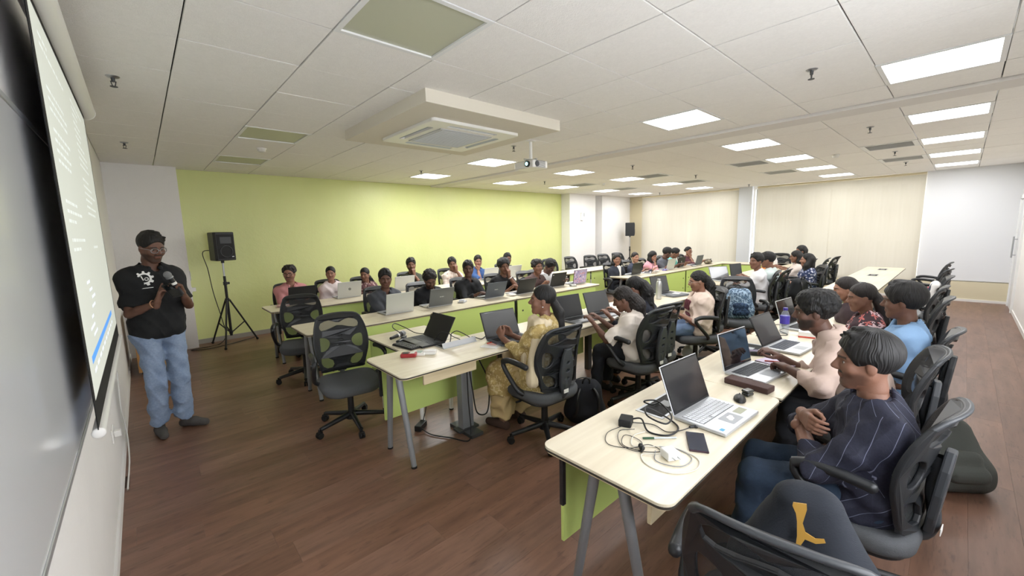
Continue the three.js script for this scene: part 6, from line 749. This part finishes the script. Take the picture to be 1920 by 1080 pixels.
{ const p = seated({ at: [5.0, 1.03, 6.12], z: 6.12, ry: PI + 0.75, cry: PI + 0.9, s: 0.95, fem: true, lod: 'near', short: 'cream T-shirt woman', label: 'woman with glasses in cream T-shirt with maroon print, hands in lap', skin: 'a', lean: -0.02, head: [-0.05, 0.15, 0], glasses: 0xb8a89c, hair: { style: 'pony', c: blackHair, len: 0.3, fat: 1.7, frizz: true, high: 0.01 }, top: { c: mat(0xdfcabc, 0.85, { bumpMap: clothBump, bumpScale: 0.001 }), sleeve: 0.92, loose: 0.025, off: 0.026, wr: 0.009, scoop: true }, bottom: { c: patt.denim([84, 104, 136], [120, 140, 168]) }, shoes: 0xd0b8ae, R: { w: [-0.06, 0.68, 0.26], curl: 0.7, pn: [0.4, -0.9, 0] }, L: { w: [0.08, 0.68, 0.24], curl: 0.6, pn: [-0.4, -0.9, 0] } });
  const B = p.B2, q = v => vadd(p.ch, inB(B, v)); const pr = []; for (let k = 0; k < 6; k++) pr.push(rc(q([-0.07 + k * 0.026, 0.01 + (k % 2) * 0.02, 0.135]), q([-0.085 + k * 0.026, -0.07, 0.14]), 0.013, 0.01, 0.004)); for (let k = 0; k < 3; k++) pr.push(rc(q([-0.06 + k * 0.04, -0.12, 0.13]), q([-0.03 + k * 0.04, -0.14, 0.128]), 0.012, 0.012, 0.01)); p.add('shirt_print', netMesh(pr, 0.006), mat(0x6a3440, 0.8), 'maroon lettering on the T-shirt front'); }
const Cf = { ry: PI, lod: 'mid' };
seated({ at: [7.46, 1.11, 5.97], ...Cf, z: 6.02, ry: PI + 0.25, short: 'white-shirted man', label: 'man in white shirt in the middle row looking toward the screen', skin: 'b', lean: 0.12, head: [0.85, 0.0, 0], hair: { style: 'short', c: blackHair, v: 0.006, fringe: true }, top: { c: 0xe6e5e8, sleeve: 1.5, collar: true, off: 0.018 }, bottom: { c: 0x1b1d22 }, ...type });
seated({ at: [7.91, 1.10, 6.0], ...Cf, z: 6.05, short: 'pale green shirted man', label: 'man in pale mint shirt behind the white-shirted man', skin: 'b', lean: 0.1, head: [0.25, 0.1, 0], hair: { style: 'short', c: blackHair, v: 0.004 }, top: { c: 0xc6d2d0, sleeve: 0.95, collar: true }, ...type });
seated({ at: [9.66, 1.05, 5.99], ...Cf, z: 6.1, s: 0.93, fem: true, ry: PI + 0.3, short: 'woman in pale top', label: 'woman in pale top with dark hair beside the floral dress', skin: 'b', head: [-0.05, 0.1, 0], lod: 'far', hair: { style: 'half', c: blackHair, len: 0.22, v: 0.004 }, top: { c: 0xd9ccc6, sleeve: 0.9 }, ...type });
seated({ at: [8.82, 1.05, 6.35], ...Cf, z: 6.42, s: 0.95, fem: true, ry: PI + 0.5, short: 'woman in navy floral dress', label: 'woman in navy floral dress with a long braid, leaning back', skin: 'a', head: [-0.15, -0.02, 0], hair: { style: 'long', c: blackHair, len: 0.4, front: true }, top: { c: flNavy, sleeve: 1.2, skirt: true }, ...lap });
seated({ at: [10.4, 1.12, 5.9], ...Cf, z: 6.0, s: 0.95, fem: true, lod: 'far', short: 'farthest dark-haired woman', label: 'farthest dark-haired person of the middle row, only the head showing', skin: 'b', head: [0.7, 0, 0], hair: { style: 'half', c: blackHair, len: 0.2, v: 0.006 }, top: { c: 0x50545c, sleeve: 0.9 }, ...type });
// front row
seated({ at: [2.5, 1.07, 7.91], z: 7.98, ry: PI + 0.22, cry: PI - 0.1, lod: 'near', short: 'navy pinstripe man', label: 'man in navy pinstriped shirt and jeans with folded arms, closest to the camera', skin: 'b', lean: 0.04, twist: 0.1, head: [0.1, 0.04, 0], beard: 0.45, mous: true, hair: { style: 'short', c: blackHair, v: 0.008, fringe: true }, top: { c: patt.pinstripe, sleeve: 1.4, collar: true, off: 0.022, loose: 0.018, wr: 0.009, vee: 0.05 }, bottom: { c: patt.denim([30, 46, 66], [44, 62, 84]), loose: 0.012 }, R: { w: [0.01, 0.8, 0.235], pole: [-1, -0.75, 0.15], hd: [0.95, -0.02, -0.25], pn: [-0.2, -0.1, -1], curl: 0.55 }, L: { w: [-0.02, 0.745, 0.25], pole: [1, -0.75, 0.15], hd: [-0.95, 0.05, -0.3], pn: [0.2, -0.1, -1], curl: 0.7 } });
seated({ at: [3.37, 1.12, 7.55], z: 7.93, ry: PI + 0.12, lod: 'near', short: 'peach shirted man', label: 'man in peach shirt with thick black hair leaning on the desk', skin: 'e', lean: 0.55, head: [0.2, 0.1, 0], beard: 0.85, hair: { style: 'curly', c: 0x0d0c0c, v: 0.012 }, top: { c: mat(0xc6b0a4, 0.85, { bumpMap: clothBump, bumpScale: 0.001 }), sleeve: 1.5, collar: true, off: 0.02, loose: 0.02, wr: 0.009 }, bottom: { c: 0x22252b }, R: { w: [-0.02, 0.79, 0.5], curl: 0.7 }, L: { w: [0.22, 0.79, 0.42], pole: [1, -0.6, 0.2], curl: 0.8 } });
seated({ at: [4.13, 1.12, 7.9], z: 7.98, ry: PI + 0.12, lod: 'mid', cry: PI - 0.05, short: 'sky blue shirted man', label: 'man in sky blue shirt with full black hair leaning back', skin: 'c', lean: 0.02, head: [-0.1, 0.05, 0], hair: { style: 'short', c: 0x100e0e, v: 0.014, fringe: true }, top: { c: mat(0x86a9d0, 0.85, { bumpMap: clothBump, bumpScale: 0.001 }), sleeve: 0.95, collar: true, off: 0.022, vee: 0.09, wr: 0.009 }, bottom: { c: 0x2a2e38 }, ...lap });
seated({ at: [4.64, 1.055, 7.62], z: 7.85, ry: PI + 0.2, s: 0.95, w: 1.08, fem: true, lod: 'mid', short: 'woman in maroon floral blouse', label: 'woman in maroon floral blouse with hair tied back, eyes down', skin: 'b', lean: 0.12, face: 1.08, head: [0.25, 0.12, 0], hair: { style: 'pony', c: brownHair, len: 0.3, fat: 1.3 }, top: { c: flMaroon, sleeve: 1.0, off: 0.02 }, ...lap });
seated({ at: [5.25, 0.995, 7.42], z: 7.75, ry: PI + 0.2, s: 0.94, fem: true, lod: 'mid', short: 'woman behind the maroon blouse', label: 'woman with white collar half hidden behind the maroon floral blouse', skin: 'a', lean: 0.15, head: [0.3, 0.12, 0], hair: { style: 'half', c: brownHair, len: 0.3 }, top: { c: 0x3a2c30, sleeve: 1.0, collar: true, collarC: 0xe6e2da }, ...lap });
renderer.render(scene, camera);
